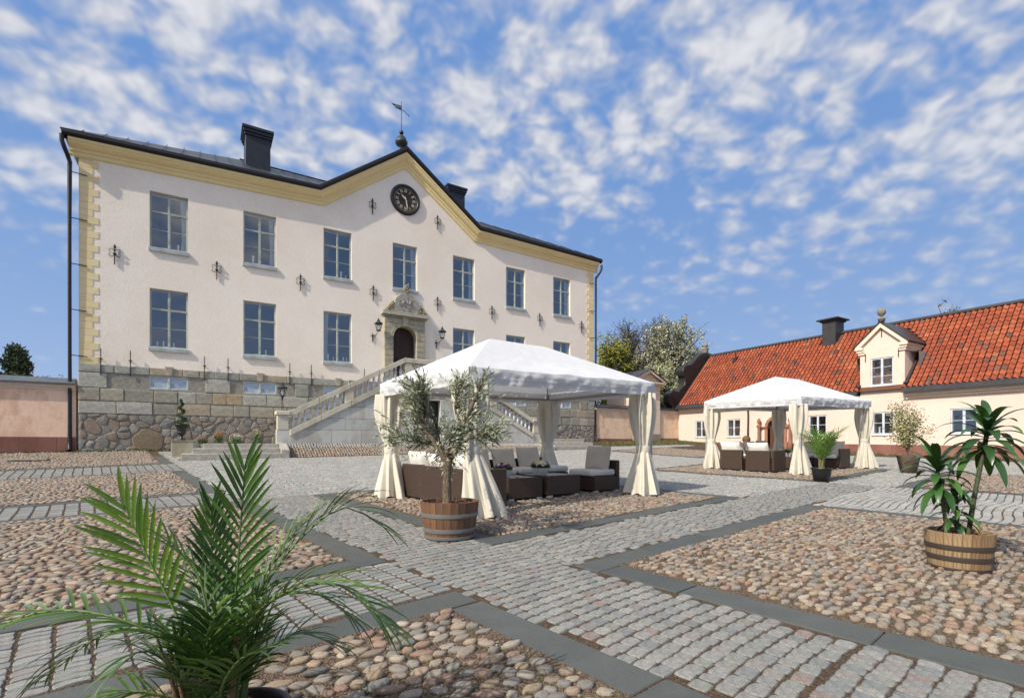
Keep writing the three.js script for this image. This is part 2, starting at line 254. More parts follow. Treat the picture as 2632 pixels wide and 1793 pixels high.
for (const b of BEDS) {
  reseed(4000 + b.id.charCodeAt(0) * 31 + (b.id.charCodeAt(1) || 0));
  const g = struct(new THREE.Group(), 'cobble_bed'), [p0, p1, q0, q1] = b.r;
  if (!b.wall) slabRow(g, p0, p1, q1 - BW, q1, true); slabRow(g, p0, p1, q0, q0 + BW, true);
  slabRow(g, p1 - BW, p1, q0 + BW + 0.006, b.wall ? 22.2 : q1 - BW - 0.006, false); slabRow(g, p0, p0 + BW, q0 + BW + 0.006, q1 - BW - 0.006, false);
  const e = bedEarth(p0 + BW - 0.02, p1 - BW + 0.02, q0 + BW - 0.02, q1 - BW + 0.02, 0.006); { const uv = e.attributes.uv, ps = e.attributes.position; for (let i = 0; i < uv.count; i++) uv.setXY(i, ps.getX(i), ps.getZ(i)); }
  part(g, 'earth', e, soilMat);
  const list = []; const sp = b.id === 'A' ? 0.102 : 0.088, sq = b.id === 'A' ? 0.085 : 0.073; let row = 0;
  for (let q = q0 + BW + 0.04; q < q1 - BW - 0.03; q += sq, row++) {
    let p = p0 + BW + 0.04 + (row % 2) * sp * 0.5;
    while (p < p1 - BW - 0.04) {
      const len = sp * (rnd() < 0.12 ? rr(1.3, 1.7) : rr(0.62, 1.3)), pp = p + len / 2 + rr(-0.008, 0.008), qq = q + rr(-0.02, 0.02) + 0.02 * Math.sin(pp * 2.2 + row * 0.05); p += len * 1.06;
      if (rnd() < 0.05 || pp > p1 - BW - 0.04) continue;
      const [u, v] = uvOf(pp, qq); if (b.wall && v > 24.45) continue;
      const y = H(u, v), z = seen(u, v, y); if (!z) continue;
      const w = len * rr(0.84, 1.04), d = sq * rr(0.72, 1.1), hh = rr(0.05, 0.085);
      dummy.position.set(u, y + 0.002 + rr(-0.009, 0.006), -v); dummy.rotation.set(rr(-0.15, 0.15), A9 + rr(-0.45, 0.45), rr(-0.15, 0.15)); dummy.scale.set(w, hh, d); dummy.updateMatrix();
      list.push({ m: dummy.matrix.clone(), z, k: Math.floor(rnd() * cobbleMats.length), s: rr(0.85, 1.12) });
    }
  }
  list.sort((a, c) => a.z - c.z);
  for (const o of list.slice(0, b.own)) { const m = part(g, 'cobble', cobbleGeos[Math.floor(rnd() * 8)], cobbleMats[o.k]); o.m.decompose(m.position, m.quaternion, m.scale); }
  if (b.near) { // grit and small pebbles between the cobbles
    const grit = []; for (let k = 0; k < (b.id === 'A' ? 9000 : 9000); k++) { const pp = rr(p0 + BW, p1 - BW), qq = q1 - BW - Math.pow(rnd(), 1.3) * (q1 - q0 - 2 * BW), [u, v] = uvOf(pp, qq), y = H(u, v); const z = seen(u, v, y, 400); if (!z || z > 7.5) continue; const sz = rr(0.006, 0.02); dummy.position.set(u, y + 0.009, -v); dummy.rotation.set(rr(-0.4, 0.4), rr(0, 6), 0); dummy.scale.set(sz * rr(1, 1.6), sz * rr(0.5, 0.9), sz); dummy.updateMatrix(); grit.push({ m: dummy.matrix.clone(), c: RGB(...pick([[0.22, 0.18, 0.13], [0.30, 0.26, 0.20], [0.16, 0.12, 0.085], [0.13, 0.13, 0.05], [0.36, 0.33, 0.28], [0.17, 0.10, 0.06]])) }); }
    instanced(gritGeo, whiteGranite, grit, 'grit', g);
  }
  const rest = list.slice(b.own); for (const o of rest) o.c = RGB(...cobbleCols[o.k]).multiplyScalar(o.s);
  if (rest.length) instanced(cobbleGeos[3], whiteGranite, rest, 'cobbles', g);
}
// granite setts between the beds
{
  const g = struct(new THREE.Group(), 'sett_paving'), list = [];
  function settGeo(s) {
    reseed(300 + s * 13); const X = [-0.5, -0.455, -0.15, 0.15, 0.455, 0.5], n = 6, pos = [], idx = [], uv = [], jit = [0, 1, 2, 3].map(() => [rr(-0.05, 0.05), rr(-0.05, 0.05)]);
    for (let j = 0; j < n; j++) for (let i = 0; i < n; i++) {
      let x = X[i], z = X[j]; const a = x + 0.5, b = z + 0.5, e = Math.max(Math.abs(x), Math.abs(z));
      const jx = mixn(mixn(jit[0][0], jit[1][0], a), mixn(jit[3][0], jit[2][0], a), b), jz = mixn(mixn(jit[0][1], jit[1][1], a), mixn(jit[3][1], jit[2][1], a), b);
      let y = (e > 0.49 ? -0.15 : 0) + 0.03 * (0.25 - x * x) + 0.03 * (0.25 - z * z) + rr(-0.045, 0.045); const cr = Math.abs(x) > 0.42 && Math.abs(z) > 0.42; if (cr) { x *= 0.95; z *= 0.95; y -= 0.05; }
      pos.push(x + jx, y, z + jz); uv.push(x * 0.11, z * 0.11);
    }
    const id = (i, j) => j * n + i; for (let j = 0; j < n - 1; j++) for (let i = 0; i < n - 1; i++) idx.push(id(i, j), id(i, j + 1), id(i + 1, j), id(i + 1, j), id(i, j + 1), id(i + 1, j + 1));
    const ring = []; for (let i = 0; i < n - 1; i++) ring.push(id(i, 0)); for (let j = 0; j < n - 1; j++) ring.push(id(n - 1, j)); for (let i = n - 1; i > 0; i--) ring.push(id(i, n - 1)); for (let j = n - 1; j > 0; j--) ring.push(id(0, j));
    const base = pos.length / 3; for (const k of ring) { pos.push(pos[3 * k], -1.1, pos[3 * k + 2]); uv.push(0, 0); }
    for (let i = 0; i < ring.length; i++) { const j = (i + 1) % ring.length; idx.push(ring[i], ring[j], base + i, ring[j], base + j, base + i); }
    const ge = new THREE.BufferGeometry(); ge.setAttribute('position', new THREE.Float32BufferAttribute(pos, 3)); ge.setAttribute('uv', new THREE.Float32BufferAttribute(uv, 2)); ge.setIndex(idx); return toCreasedNormals(ge, 0.5);
  }
  const geos = Array.from({ length: 8 }, (_, i) => settGeo(i));
  const cols = [[0.250, 0.250, 0.234], [0.275, 0.271, 0.255], [0.230, 0.233, 0.224], [0.288, 0.284, 0.264], [0.209, 0.216, 0.213], [0.259, 0.241, 0.224], [0.246, 0.250, 0.228], [0.250, 0.203, 0.183]];
  const mats = cols.map(c => M(...c, { map: T.granite, bumpMap: T.graniteB, bumpScale: 0.005, roughness: 0.88 }));
  const blocked = [];
  let tone = 1;
  function put(p, q, wp, wq, turn) {
    const [u, v] = uvOf(p, q); if (v > 24 || u > 28.5) return; if (v > 20.28 && u > -0.72 && u < 18.1) return; if (v > 21.5 && u > 18) return;
    const y = H(u, v), z = seen(u, v, y); if (!z || z > 34) return;
    const hv = 0.021 + 0.0044 * Math.max(0, v - 9);
    dummy.position.set(u, y + 0.0035 + rr(-0.002, 0.0025), -v); dummy.rotation.set(hv + rr(-0.018, 0.018), A9 + turn, 0.0172 + rr(-0.018, 0.018), 'YXZ'); dummy.scale.set(wp, 0.055, wq); dummy.updateMatrix();
    const k = rnd() < 0.04 ? 7 : Math.floor(rnd() * 7);
    list.push({ m: dummy.matrix.clone(), z, k, s: tone * rr(0.88, 1.1) });
  }
  // courses laid along q (direct = true) or along p inside a rectangle of the grid
  function lay(p0, p1, q0, q1, course, piece, acrossP, wave) {
    reseed(Math.round(1e4 + p0 * 91 + q0 * 517));
    const a0 = acrossP ? p0 : q0, a1 = acrossP ? p1 : q1, b0 = acrossP ? q0 : p0, b1 = acrossP ? q1 : p1; let n = Math.max(1, Math.round((a1 - a0) / course)), cw = (a1 - a0) / n;
    for (let i = 0; i < n; i++) {
      let t = b0 - rr(0, piece); const ac = a0 + (i + 0.5) * cw;
      while (t < b1) {
        const l = piece * rr(0.78, 1.28), b = t + l / 2; t += l;
        const off = wave ? wave * Math.sin(b * 2.4 + 0.6 * Math.sin(b * 0.7)) + 0.15 * wave * Math.sin(b * 5.1) : 0; const a = ac + off, p = acrossP ? a : b, q = acrossP ? b : a;
        if (b < b0 || b > b1 || inBed(p, q, 0.035)) continue;
        const tw = wave ? Math.atan(wave * 2.4 * Math.cos(b * 2.4)) * (acrossP ? 1 : -1) * -1 : 0;
        put(p + rr(-0.004, 0.004), q + rr(-0.004, 0.004), (acrossP ? cw : l) * rr(0.915, 0.975), (acrossP ? l : cw) * rr(0.915, 0.975), tw + rr(-0.05, 0.05));
      }
    }
  }
  lay(2.25, 3.46, -2.6, 0.9, 0.125, 0.084, false, 0.012);       // the path between the two near beds, setts along it
  lay(-3.5, 2.23, 3.3, 4.43, 0.168, 0.08, true, 0.008);          // the path on the left
  lay(-3.6, 2.2, 10.14, 11.66, 0.19, 0.085, true, 0.008);
  lay(-4.2, 2.2, 17.17, 19.28, 0.2, 0.09, true, 0.008);
  lay(2.25, 3.44, 0.92, 11.7, 0.106, 0.108, false, 0.02);
  lay(3.42, 13.4, 3.22, 4.34, 0.112, 0.112, true, 0.02);
  tone = 1.4; // the open middle of the court is laid with paler setts
  lay(9.3, 13.4, -2.6, 3.2, 0.112, 0.118, false, 0.05);
  lay(9.32, 13.43, 4.36, 10.1, 0.112, 0.118, true, 0.05);
  lay(13.4, 27, 2.97, 4.28, 0.115, 0.12, true, 0.04);
  lay(19.42, 27, -2.6, 2.97, 0.12, 0.13, true, 0.05); lay(19.42, 27.6, 4.3, 11.2, 0.12, 0.13, true, 0.05); lay(13.45, 19.4, 9.52, 11.3, 0.12, 0.13, true, 0.05);
  lay(2.22, 20.1, 10.14, 18.4, 0.12, 0.13, false, 0.05); lay(20.1, 29, 16.42, 20, 0.12, 0.13, false, 0.05);
  lay(2.22, 13, 18.4, 21, 0.12, 0.13, false, 0.05); lay(2.22, 3.6, 21, 24.6, 0.12, 0.13, false, 0.02);
  list.sort((a, b) => a.z - b.z);
  for (const o of list.slice(0, 300)) { const m = part(g, 'sett', pick(geos), mats[o.k]); o.m.decompose(m.position, m.quaternion, m.scale); }
  for (const o of list) o.c = RGB(...cols[o.k]).multiplyScalar(o.s);
  instanced(geos[2], whiteGranite, list.slice(300), 'setts', g);
  console.log('setts', list.length);
}

// ---------------------------------------------------------------- castle
function rebase(g, u, y, v) { const o = P3(u, y, v); for (const c of g.children) c.position.sub(o); g.position.add(o); return g; }
const VF = 24.56, CU = 8.65;
const facePt = (a, b, o) => P3(a, b, VF - o);
const pinkM = plaster(0.96, 0.855, 0.725), quoinMs = [[0.86, 0.70, 0.39], [0.84, 0.68, 0.37], [0.88, 0.72, 0.41]].map(c => plaster(...c, T.plaster, 0.003)), corniceM = plaster(0.90, 0.72, 0.36, T.plaster, 0.002);
const sageM = M(0.47, 0.52, 0.45, { map: T.metal, roughness: 0.6 }), sillM = M(0.48, 0.54, 0.53, { map: T.metal, roughness: 0.55 }), greyFrameM = M(0.66, 0.68, 0.60, { map: T.metal, roughness: 0.6 });
const glassM = new THREE.MeshPhysicalMaterial({ color: RGB(0.86, 0.92, 0.97), roughness: 0.02, transmission: 1, thickness: 0, ior: 2.6, bumpMap: T.metal, bumpScale: 0.0012 }), skyTintPaneM = M(0.50, 0.60, 0.68, { roughness: 0.12, map: T.metal });  // basement panes: the reflected sky is put into an opaque pale blue
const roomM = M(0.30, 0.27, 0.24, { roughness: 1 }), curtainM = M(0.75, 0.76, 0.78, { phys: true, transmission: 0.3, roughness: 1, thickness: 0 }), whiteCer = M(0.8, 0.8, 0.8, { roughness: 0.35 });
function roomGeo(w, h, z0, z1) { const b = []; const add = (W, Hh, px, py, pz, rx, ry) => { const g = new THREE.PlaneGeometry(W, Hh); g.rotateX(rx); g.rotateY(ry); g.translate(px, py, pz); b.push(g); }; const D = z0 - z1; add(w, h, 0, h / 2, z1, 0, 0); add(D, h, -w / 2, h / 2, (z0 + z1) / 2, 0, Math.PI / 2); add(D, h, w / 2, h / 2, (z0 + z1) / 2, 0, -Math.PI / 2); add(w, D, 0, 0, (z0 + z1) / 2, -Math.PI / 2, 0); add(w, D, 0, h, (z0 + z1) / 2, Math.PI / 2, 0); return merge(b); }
const bl = (x0, x1, y0, y1, z0, z1, c = 0) => bx(x0, x1, y0, y1, -z1, -z0, c); // box in local x,y,z
// a casement window: local x right, y up from the bottom of the opening, z out of the wall
function makeWindow(parent, o) {
  const { w, h, rows, fm, pane = glassM, back = -0.09, fw = 0.06, mw = 0.085, transoms = [], sill, thin = 0.022 } = o, l = -w / 2, r = w / 2, fr = [];
  fr.push(bl(l, r, 0, fw, back - 0.05, back, 0.006), bl(l, r, h - fw, h, back - 0.05, back, 0.006), bl(l, l + fw, fw, h - fw, back - 0.05, back, 0.006), bl(r - fw, r, fw, h - fw, back - 0.05, back, 0.006), bl(-mw / 2, mw / 2, fw, h - fw, back - 0.05, back + 0.012, 0.008));
  const ys = [fw, ...rows.map(t => t * h), h - fw];
  rows.forEach((t, i) => { const tk = transoms.includes(i) ? 0.04 : thin / 2; for (const s of [-1, 1]) fr.push(bl(s < 0 ? l + fw : mw / 2, s < 0 ? -mw / 2 : r - fw, t * h - tk, t * h + tk, back - 0.04, back + (transoms.includes(i) ? 0.008 : -0.006))); });
  const win = part(parent, 'window', merge(fr), fm, o.label); win.position.copy(o.at); win.rotation.y = o.rot || 0;
  for (let i = 0; i + 1 < ys.length; i++) for (const s of [-1, 1]) { const x0 = s < 0 ? l + fw : mw / 2, x1 = s < 0 ? -mw / 2 : r - fw; const g = new THREE.PlaneGeometry(x1 - x0, ys[i + 1] - ys[i]); g.translate((x0 + x1) / 2, (ys[i] + ys[i + 1]) / 2, back - 0.028 + rr(-0.003, 0.003)); g.rotateY(0); const p = part(win, 'pane', g, pane); p.rotation.y = rr(-0.004, 0.004); p.rotation.x = rr(-0.005, 0.005); }
  if (sill) part(win, 'sill', solidSill(w, sill), o.sm || sillM);
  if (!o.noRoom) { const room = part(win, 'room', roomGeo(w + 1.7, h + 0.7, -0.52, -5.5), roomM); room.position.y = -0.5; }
  if (o.curtain) for (const s of o.curtain) { const cw = 0.24; part(win, 'curtain', surf(14, 4, (a, t) => new THREE.Vector3(s * (w / 2 - 0.05 - cw * (0.15 + 0.85 * a) * (0.65 + 0.5 * Math.abs(t - 0.35))), 0.05 + t * (h - 0.1), -0.28 + 0.025 * Math.sin(a * 26)), 1), curtainM); }
  if (o.vase) for (const [x, s] of o.vase) { const vz = part(win, 'ornament', lathe([[0.001, 0], [0.06, 0], [0.06, 0.03], [0.025, 0.06], [0.045, 0.14], [0.03, 0.2], [0.055, 0.25], [0.05, 0.28], [0.001, 0.28]].map(p => [p[0] * s, p[1] * s * 1.1]), 10), whiteCer); vz.position.set(x, fw + 0.01, -0.24); }
  return win;
}
function solidSill(w, s) { const x = w / 2 + 0.035, V = (a, b, c) => new THREE.Vector3(a, b, c); const f = (sx) => [V(sx * x, 0.02, -0.1), V(sx * x, -0.03, s.out), V(sx * x, -s.h, s.out), V(sx * x, -s.h, -0.1)]; const a = f(-1), b = f(1); return solid([a, b, [a[0], a[1], b[1], b[0]], [a[1], a[2], b[2], b[1]], [a[2], a[3], b[3], b[2]], [a[3], a[0], b[0], b[3]]]); }
function sweep(path, prof, cap = true) { // a moulding along a path in the plane of the front; prof = [down, out]
  const n = path.length, nor = []; for (let i = 0; i + 1 < n; i++) { const dx = path[i + 1][0] - path[i][0], dy = path[i + 1][1] - path[i][1], l = Math.hypot(dx, dy); nor.push([dy / l, -dx / l]); }
  const mit = path.map((_, i) => { const a = nor[Math.max(0, i - 1)], b = nor[Math.min(n - 2, i)], k = 1 / (1 + a[0] * b[0] + a[1] * b[1]); return [(a[0] + b[0]) * k, (a[1] + b[1]) * k]; });
  const pt = (i, k) => facePt(path[i][0] + mit[i][0] * prof[k][0], path[i][1] + mit[i][1] * prof[k][0], prof[k][1]); const a = []; const tri = (p, q, r) => { for (const v of [p, q, r]) a.push(v.x, v.y, v.z); };
  for (let i = 0; i + 1 < n; i++) for (let k = 0; k + 1 < prof.length; k++) { const p = pt(i, k), q = pt(i + 1, k), r = pt(i + 1, k + 1), s = pt(i, k + 1); tri(p, s, r); tri(p, r, q); }
  if (cap) for (const i of [0, n - 1]) for (let k = 1; k + 1 < prof.length; k++) { if (i) tri(pt(i, 0), pt(i, k), pt(i, k + 1)); else tri(pt(i, 0), pt(i, k + 1), pt(i, k)); }
  return fromTris(a);
}
const castle = thing('castle', 'pale pink two-storey castle with yellow corners, central gable and black roof', 'castle');
const WU = k => -1.22 + 3.29 * k, WW = 1.28, UP = [9.13, 11.36], LO = [5.17, 7.5];
{
  const sh = new THREE.Shape([[-4, 4.2], [21, 4.2], [21, 12.6], [12.85, 12.74], [8.65, 15.72], [4.45, 12.74], [-4, 12.45]].map(p => new THREE.Vector2(...p)));
  const hole = (x0, x1, y0, y1) => sh.holes.push(new THREE.Path([[x0, y0], [x0, y1], [x1, y1], [x1, y0]].map(p => new THREE.Vector2(...p))));
  for (let k = 0; k < 7; k++) { hole(WU(k) - WW / 2, WU(k) + WW / 2, ...UP); if (k !== 3) hole(WU(k) - WW / 2, WU(k) + WW / 2, ...LO); }
  hole(7.95, 9.27, 4.3, 7.3);
  const g = new THREE.ExtrudeGeometry(sh, { depth: 0.5, bevelEnabled: false }); g.translate(0, 0, -VF - 0.5); part(castle, 'wall', uvBox(g), pinkM);
  part(castle, 'side_wall', bx(-4, -3.5, 0.2, 12.4, VF + 0.502, VF + 12.5), pinkM); part(castle, 'side_wall', bx(20.5, 21, 0.2, 12.7, VF + 0.502, VF + 12.5), pinkM); part(castle, 'back_wall', bx(-4, 21, 0.2, 12.7, VF + 12.502, VF + 13), pinkM);
  const rows = [0.335, 0.655];
  for (let k = 0; k < 7; k++) {
    makeWindow(castle, { w: WW, h: UP[1] - UP[0], rows, transoms: [1], fm: sageM, at: P3(WU(k), UP[0], VF), sill: { h: 0.16, out: 0.075 }, curtain: { 0: [1], 1: [1], 3: [1], 4: [1], 5: [-1], 6: [-1, 1] }[k], vase: { 0: [[0.3, 0.8]], 1: [[-0.25, 1.1]], 2: [[0.2, 1], [0.42, 0.5]], 3: [[0.25, 1]] }[k] });
    if (k !== 3) makeWindow(castle, { w: WW, h: LO[1] - LO[0], rows, transoms: [1], fm: sageM, at: P3(WU(k), LO[0], VF), sill: { h: 0.16, out: 0.075 }, curtain: { 2: [-1], 4: [1] }[k], vase: { 0: [[-0.4, 0.6], [-0.2, 0.7], [0.15, 0.6]], 1: [[0.25, 0.7]], 2: [[-0.4, 1], [-0.15, 0.6], [0.3, 0.7], [0.45, 0.6]] }[k] });
  }
  // cornice and eaves
  const path = [[-4.29, 12.6], [4.55, 12.92], [8.65, 15.9], [12.75, 12.9], [21.29, 12.74]];
  part(castle, 'cornice', sweep(path, [[0, 0.0], [0, 0.29], [0.09, 0.29], [0.105, 0.26], [0.19, 0.235], [0.26, 0.17], [0.29, 0.12], [0.305, 0.10], [0.4, 0.10], [0.415, 0.065], [0.53, 0.06], [0.575, 0.03], [0.59, 0.0]]), corniceM);
  part(castle, 'gutter', sweep([[-4.45, 12.594], [4.55, 12.92], [8.65, 15.9], [12.75, 12.9], [21.45, 12.737]], [[-0.004, 0.02], [-0.22, 0.02], [-0.24, 0.3], [-0.2, 0.37], [-0.1, 0.38], [-0.004, 0.31]]), blackMetal);
  // quoins
  reseed(77); let y = 4.335, i = 0; while (y < 12.0) { const w = i % 2 ? 0.39 : 0.565, y1 = Math.min(12.2, y + 0.264); for (const s of [0, 1]) { const a = s ? 21 - w : -4.02, b = s ? 21.02 : -4 + w; part(castle, 'quoin_block', stone([[a, y + 0.003], [b, y + 0.003], [b, y1 - 0.003], [a, y1 - 0.003]], 0.012, 0.005, facePt, 0, 0.02), pick(quoinMs)); } y = y1; i++; }
  // roof
  const rd = M(0.05, 0.055, 0.065, { map: T.metal, roughness: 0.42, metalness: 0.35 }), E0 = 13.12, VE = 24.2, R = 16.45, VR = 30.5, ap = 16.17, vb = VE + (ap - E0) / (R - E0) * (VR - VE), V = P3;
  const f = [[V(-4.5, E0 - 0.3, VE), V(4.6, E0, VE), V(CU, ap, vb), V(CU, R, VR), V(1.6, R, VR)], [V(12.7, E0, VE), V(21.5, E0 - 0.15, VE), V(15.7, R, VR), V(CU, R, VR), V(CU, ap, vb)], [V(4.5, E0, VE), V(CU, ap, VE), V(CU, ap, vb)], [V(12.8, E0, VE), V(CU, ap, vb), V(CU, ap, VE)], [V(-4.5, E0 - 0.3, VE), V(1.6, R, VR), V(-4.5, E0, 37.1)], [V(21.5, E0 - 0.15, VE), V(21.5, E0, 37.1), V(15.7, R, VR)], [V(-4.5, E0, 37.1), V(1.6, R, VR), V(15.7, R, VR), V(21.5, E0, 37.1)]];
  const tr = []; for (const q of f) for (let k = 1; k + 1 < q.length; k++) for (const p of [q[0], q[k], q[k + 1]]) tr.push(p.x, p.y, p.z);
  const roof = part(castle, 'roof', fromTris(tr), rd);
  for (let u = -3.9; u < 21.5; u += 0.62) { // standing seams on the front slope
    let v1 = VR; if (u < 1.6) v1 = VE + (u + 4.5) / 6.1 * (VR - VE); if (u > 15.7) v1 = VE + (21.5 - u) / 5.8 * (VR - VE); let v0 = VE; if (u > 4.55 && u < 12.75) v0 = VE + (1 - Math.abs(u - CU) / 4.1) * (vb - VE); if (v1 - v0 < 0.3) continue;
    const e0 = u < 4.6 ? E0 - 0.3 * (4.6 - u) / 9.1 : u > 12.7 ? E0 - 0.15 * (u - 12.7) / 8.8 : E0, yAt = v => Math.max(e0 + (v - VE) / (VR - VE) * (R - e0), e0) ; part(roof, 'seam', limb([V(u, yAt(v0) + 0.015, v0 + 0.02), V(u, yAt((v0 + v1) / 2) + 0.015, (v0 + v1) / 2), V(u, yAt(v1) + 0.015, v1)], [0.016, 0.016], 4, 2), blackMetal);
  }
  part(roof, 'ridge_cap', limb([V(1.6, R + 0.02, VR), V(CU, R + 0.02, VR), V(15.7, R + 0.02, VR)], [0.05, 0.05], 6, 4), blackMetal);
  const chim = (u0, u1, v0, v1, yb, y1) => part(roof, 'chimney', merge([bx(u0, u1, yb, y1 - 0.42, v0, v1, 0.015), bx(u0 - 0.05, u1 + 0.05, y1 - 0.42, y1 - 0.3, v0 - 0.05, v1 + 0.05, 0.01), bx(u0 - 0.1, u1 + 0.1, y1 - 0.298, y1 - 0.14, v0 - 0.1, v1 + 0.1, 0.01), bx(u0 - 0.15, u1 + 0.15, y1 - 0.138, y1, v0 - 0.15, v1 + 0.15, 0.01)]), M(0.03, 0.035, 0.05, { map: T.metal, roughness: 0.5, metalness: 0.2 }));
  chim(1.72, 2.84, 28.05, 29.2, 14.5, 17.0); chim(13.75, 14.95, 30.6, 31.8, 15.5, 18.45);
  // downpipes with brackets
  for (const s of [-1, 1]) { const u = s < 0 ? -4.27 : 21.16, e = s < 0 ? -4.45 : 21.42, gy = H(u, VF) + 0.02; part(castle, 'downpipe', merge([limb([V(e, 12.6, 24.25), V(e, 12.4, 24.25), V(mixn(e, u, 0.5), 12.08, 24.3), V(u, 11.8, 24.5), V(u, 11.5, 24.5), V(u, 8, 24.5), V(u, gy + 0.3, 24.5), V(u, gy + 0.12, 24.46), V(u + 0.03, gy + 0.02, 24.3)], [0.075, 0.07, 0.06, 0.06, 0.06, 0.06, 0.06, 0.065], 9, 50), ...[11.4, 9.7, 8.0, 6.3, 4.6].map(y => limb([V(u, y, 24.5), V(u - s * 0.2, y, 24.51), V(u - s * 0.5, y - 0.02, 24.52)], [0.016, 0.016], 5, 3))]), blackMetal); }
  // wrought-iron wall anchors
  const scroll = (sx, sy, cy) => { const p = []; for (let k = 0; k <= 16; k++) { const a = k / 16 * 4.6, r = 0.085 * (1 - 0.55 * k / 16); p.push(new THREE.Vector3(sx * (0.105 - r * Math.cos(a)), cy + sy * r * Math.sin(a), 0.05)); } return limb(p, [0.011, 0.009], 5, 22); };
  const leaf = solid([[0.0, 0.05].map(z => new THREE.Vector3(0, 0.33, z)).concat([new THREE.Vector3(0.045, 0.2, 0.05)]), [new THREE.Vector3(0, 0.33, 0.05), new THREE.Vector3(0.045, 0.2, 0.05), new THREE.Vector3(0, 0.11, 0.06)], [new THREE.Vector3(0, 0.33, 0.05), new THREE.Vector3(-0.045, 0.2, 0.05), new THREE.Vector3(0, 0.11, 0.06)], [new THREE.Vector3(0, 0.33, 0.03), new THREE.Vector3(0.045, 0.2, 0.03), new THREE.Vector3(-0.045, 0.2, 0.03)], [new THREE.Vector3(0.045, 0.2, 0.03), new THREE.Vector3(-0.045, 0.2, 0.03), new THREE.Vector3(0, 0.11, 0.03)], [new THREE.Vector3(0.045, 0.2, 0.05), new THREE.Vector3(0.045, 0.2, 0.03), new THREE.Vector3(0, 0.11, 0.03), new THREE.Vector3(0, 0.11, 0.06)], [new THREE.Vector3(-0.045, 0.2, 0.05), new THREE.Vector3(-0.045, 0.2, 0.03), new THREE.Vector3(0, 0.11, 0.03), new THREE.Vector3(0, 0.11, 0.06)]]);
  const anchor = merge([leaf, bl(-0.016, 0.016, -0.4, 0.16, 0.02, 0.055, 0.004), bl(-0.05, 0.05, -0.05, 0.0, 0.015, 0.075, 0.01), scroll(1, 1, 0.07), scroll(-1, 1, 0.07), scroll(1, -1, -0.06), scroll(-1, -1, -0.06)]);
  for (const [u, y] of [[-2.95, 8.64], [0.44, 8.64], [3.72, 8.66], [7.03, 8.7], [10.4, 8.66], [13.65, 8.66], [16.87, 8.68], [20.03, 8.62], [6.99, 12.93], [10.4, 12.92]]) { const m = part(castle, 'wall_anchor', anchor, ironM); m.position.copy(P3(u, y, VF)); m.rotation.z = rr(-0.04, 0.04); m.scale.setScalar(1.08); }
  const rod = merge([bl(-0.014, 0.014, -0.5, 0.5, 0.1, 0.128), bl(-0.06, 0.06, 0.1, 0.13, 0.095, 0.133), uvBox(new THREE.SphereGeometry(0.034, 8, 6).translate(0, 0.115, 0.114)), uvBox(new THREE.SphereGeometry(0.03, 8, 6).translate(0, 0.02, 0.114)), bl(-0.012, 0.012, 0.105, 0.125, -0.02, 0.1)]);
  for (const u of [-3.36, -2.46, 0, 0.85, 3.26, 4.17, 6.58, 10.72]) { const m = part(castle, 'iron_bar', rod, ironM); m.position.copy(P3(u, 4.42, VF)); }
  // stone base: a mortar backing, dressed courses above, rubble below
  const VP = VF - 0.06, BWN = [0, 1, 2, 4, 5, 6].map(k => [WU(k) - 0.66, WU(k) + 0.66, 3.48, 4.01]);
  const sb = new THREE.Shape([[-4.02, 0.3], [21.02, 0.3], [21.02, 4.32], [-4.02, 4.32]].map(p => new THREE.Vector2(...p)));
  for (const [a, b, c, d] of BWN) sb.holes.push(new THREE.Path([[a, c], [a, d], [b, d], [b, c]].map(p => new THREE.Vector2(...p))));
  const mg = new THREE.ExtrudeGeometry(sb, { depth: 0.45, bevelEnabled: false }); mg.translate(0, 0, -VP - 0.45); part(castle, 'plinth_mortar', uvBox(mg), M(0.38, 0.36, 0.31, { map: T.granite, bumpMap: T.graniteB, bumpScale: 0.02, roughness: 1 }));
  const pp = (a, b, o) => P3(a, b, VP - o), ash = [[0.420, 0.393, 0.317], [0.482, 0.439, 0.338], [0.389, 0.393, 0.338], [0.497, 0.423, 0.311], [0.451, 0.454, 0.392], [0.528, 0.514, 0.439], [0.373, 0.355, 0.290], [0.513, 0.409, 0.257]].map(c => stoneM(...c)), pale = stoneM(0.55, 0.52, 0.47);
  reseed(501);
  const hitsWin = (a, b, c, d) => BWN.some(w => a < w[1] + 0.03 && b > w[0] - 0.03 && c < w[3] + 0.02 && d > w[2] - 0.02);
  for (const [y0, y1] of [[4.02, 4.315], [3.44, 4.0], [2.95, 3.42], [2.46, 2.93]]) {
    let u = -4.03; while (u < 21) { let w = rr(0.5, 1.15); const nx = BWN.find(q => q[0] > u + 0.1 && y0 < q[3] - 0.05 && y1 > q[2] + 0.05 && u < q[0]); let e = Math.min(21.03, u + w); if (21.03 - e < 0.35) e = 21.03; if (nx && e > nx[0] - 0.4) e = nx[0] - 0.005; if (hitsWin(u + 0.02, e - 0.02, y0 + 0.05, y1 - 0.05)) { const q = BWN.find(q => u < q[1] && e > q[0]); u = q ? q[1] + 0.005 : e; continue; } if (e - u > 0.12) { const j = () => rr(0.002, 0.014); const big = y0 > 4; part(castle, 'plinth_stone', stone([[u + j(), y0 + j()], [(u + e) / 2, y0 + j() * 0.6], [e - j(), y0 + j()], [e - j(), y1 - j()], [(u + e) / 2, y1 - j() * 0.6], [u + j(), y1 - j()]], rr(0.025, 0.05), 0.016, pp, rr(0, 0.012)), !big && Math.abs(u + 3.0) < 0.35 && y0 < 2.5 ? pale : pick(ash)); } u = e + 0.004; }
  }
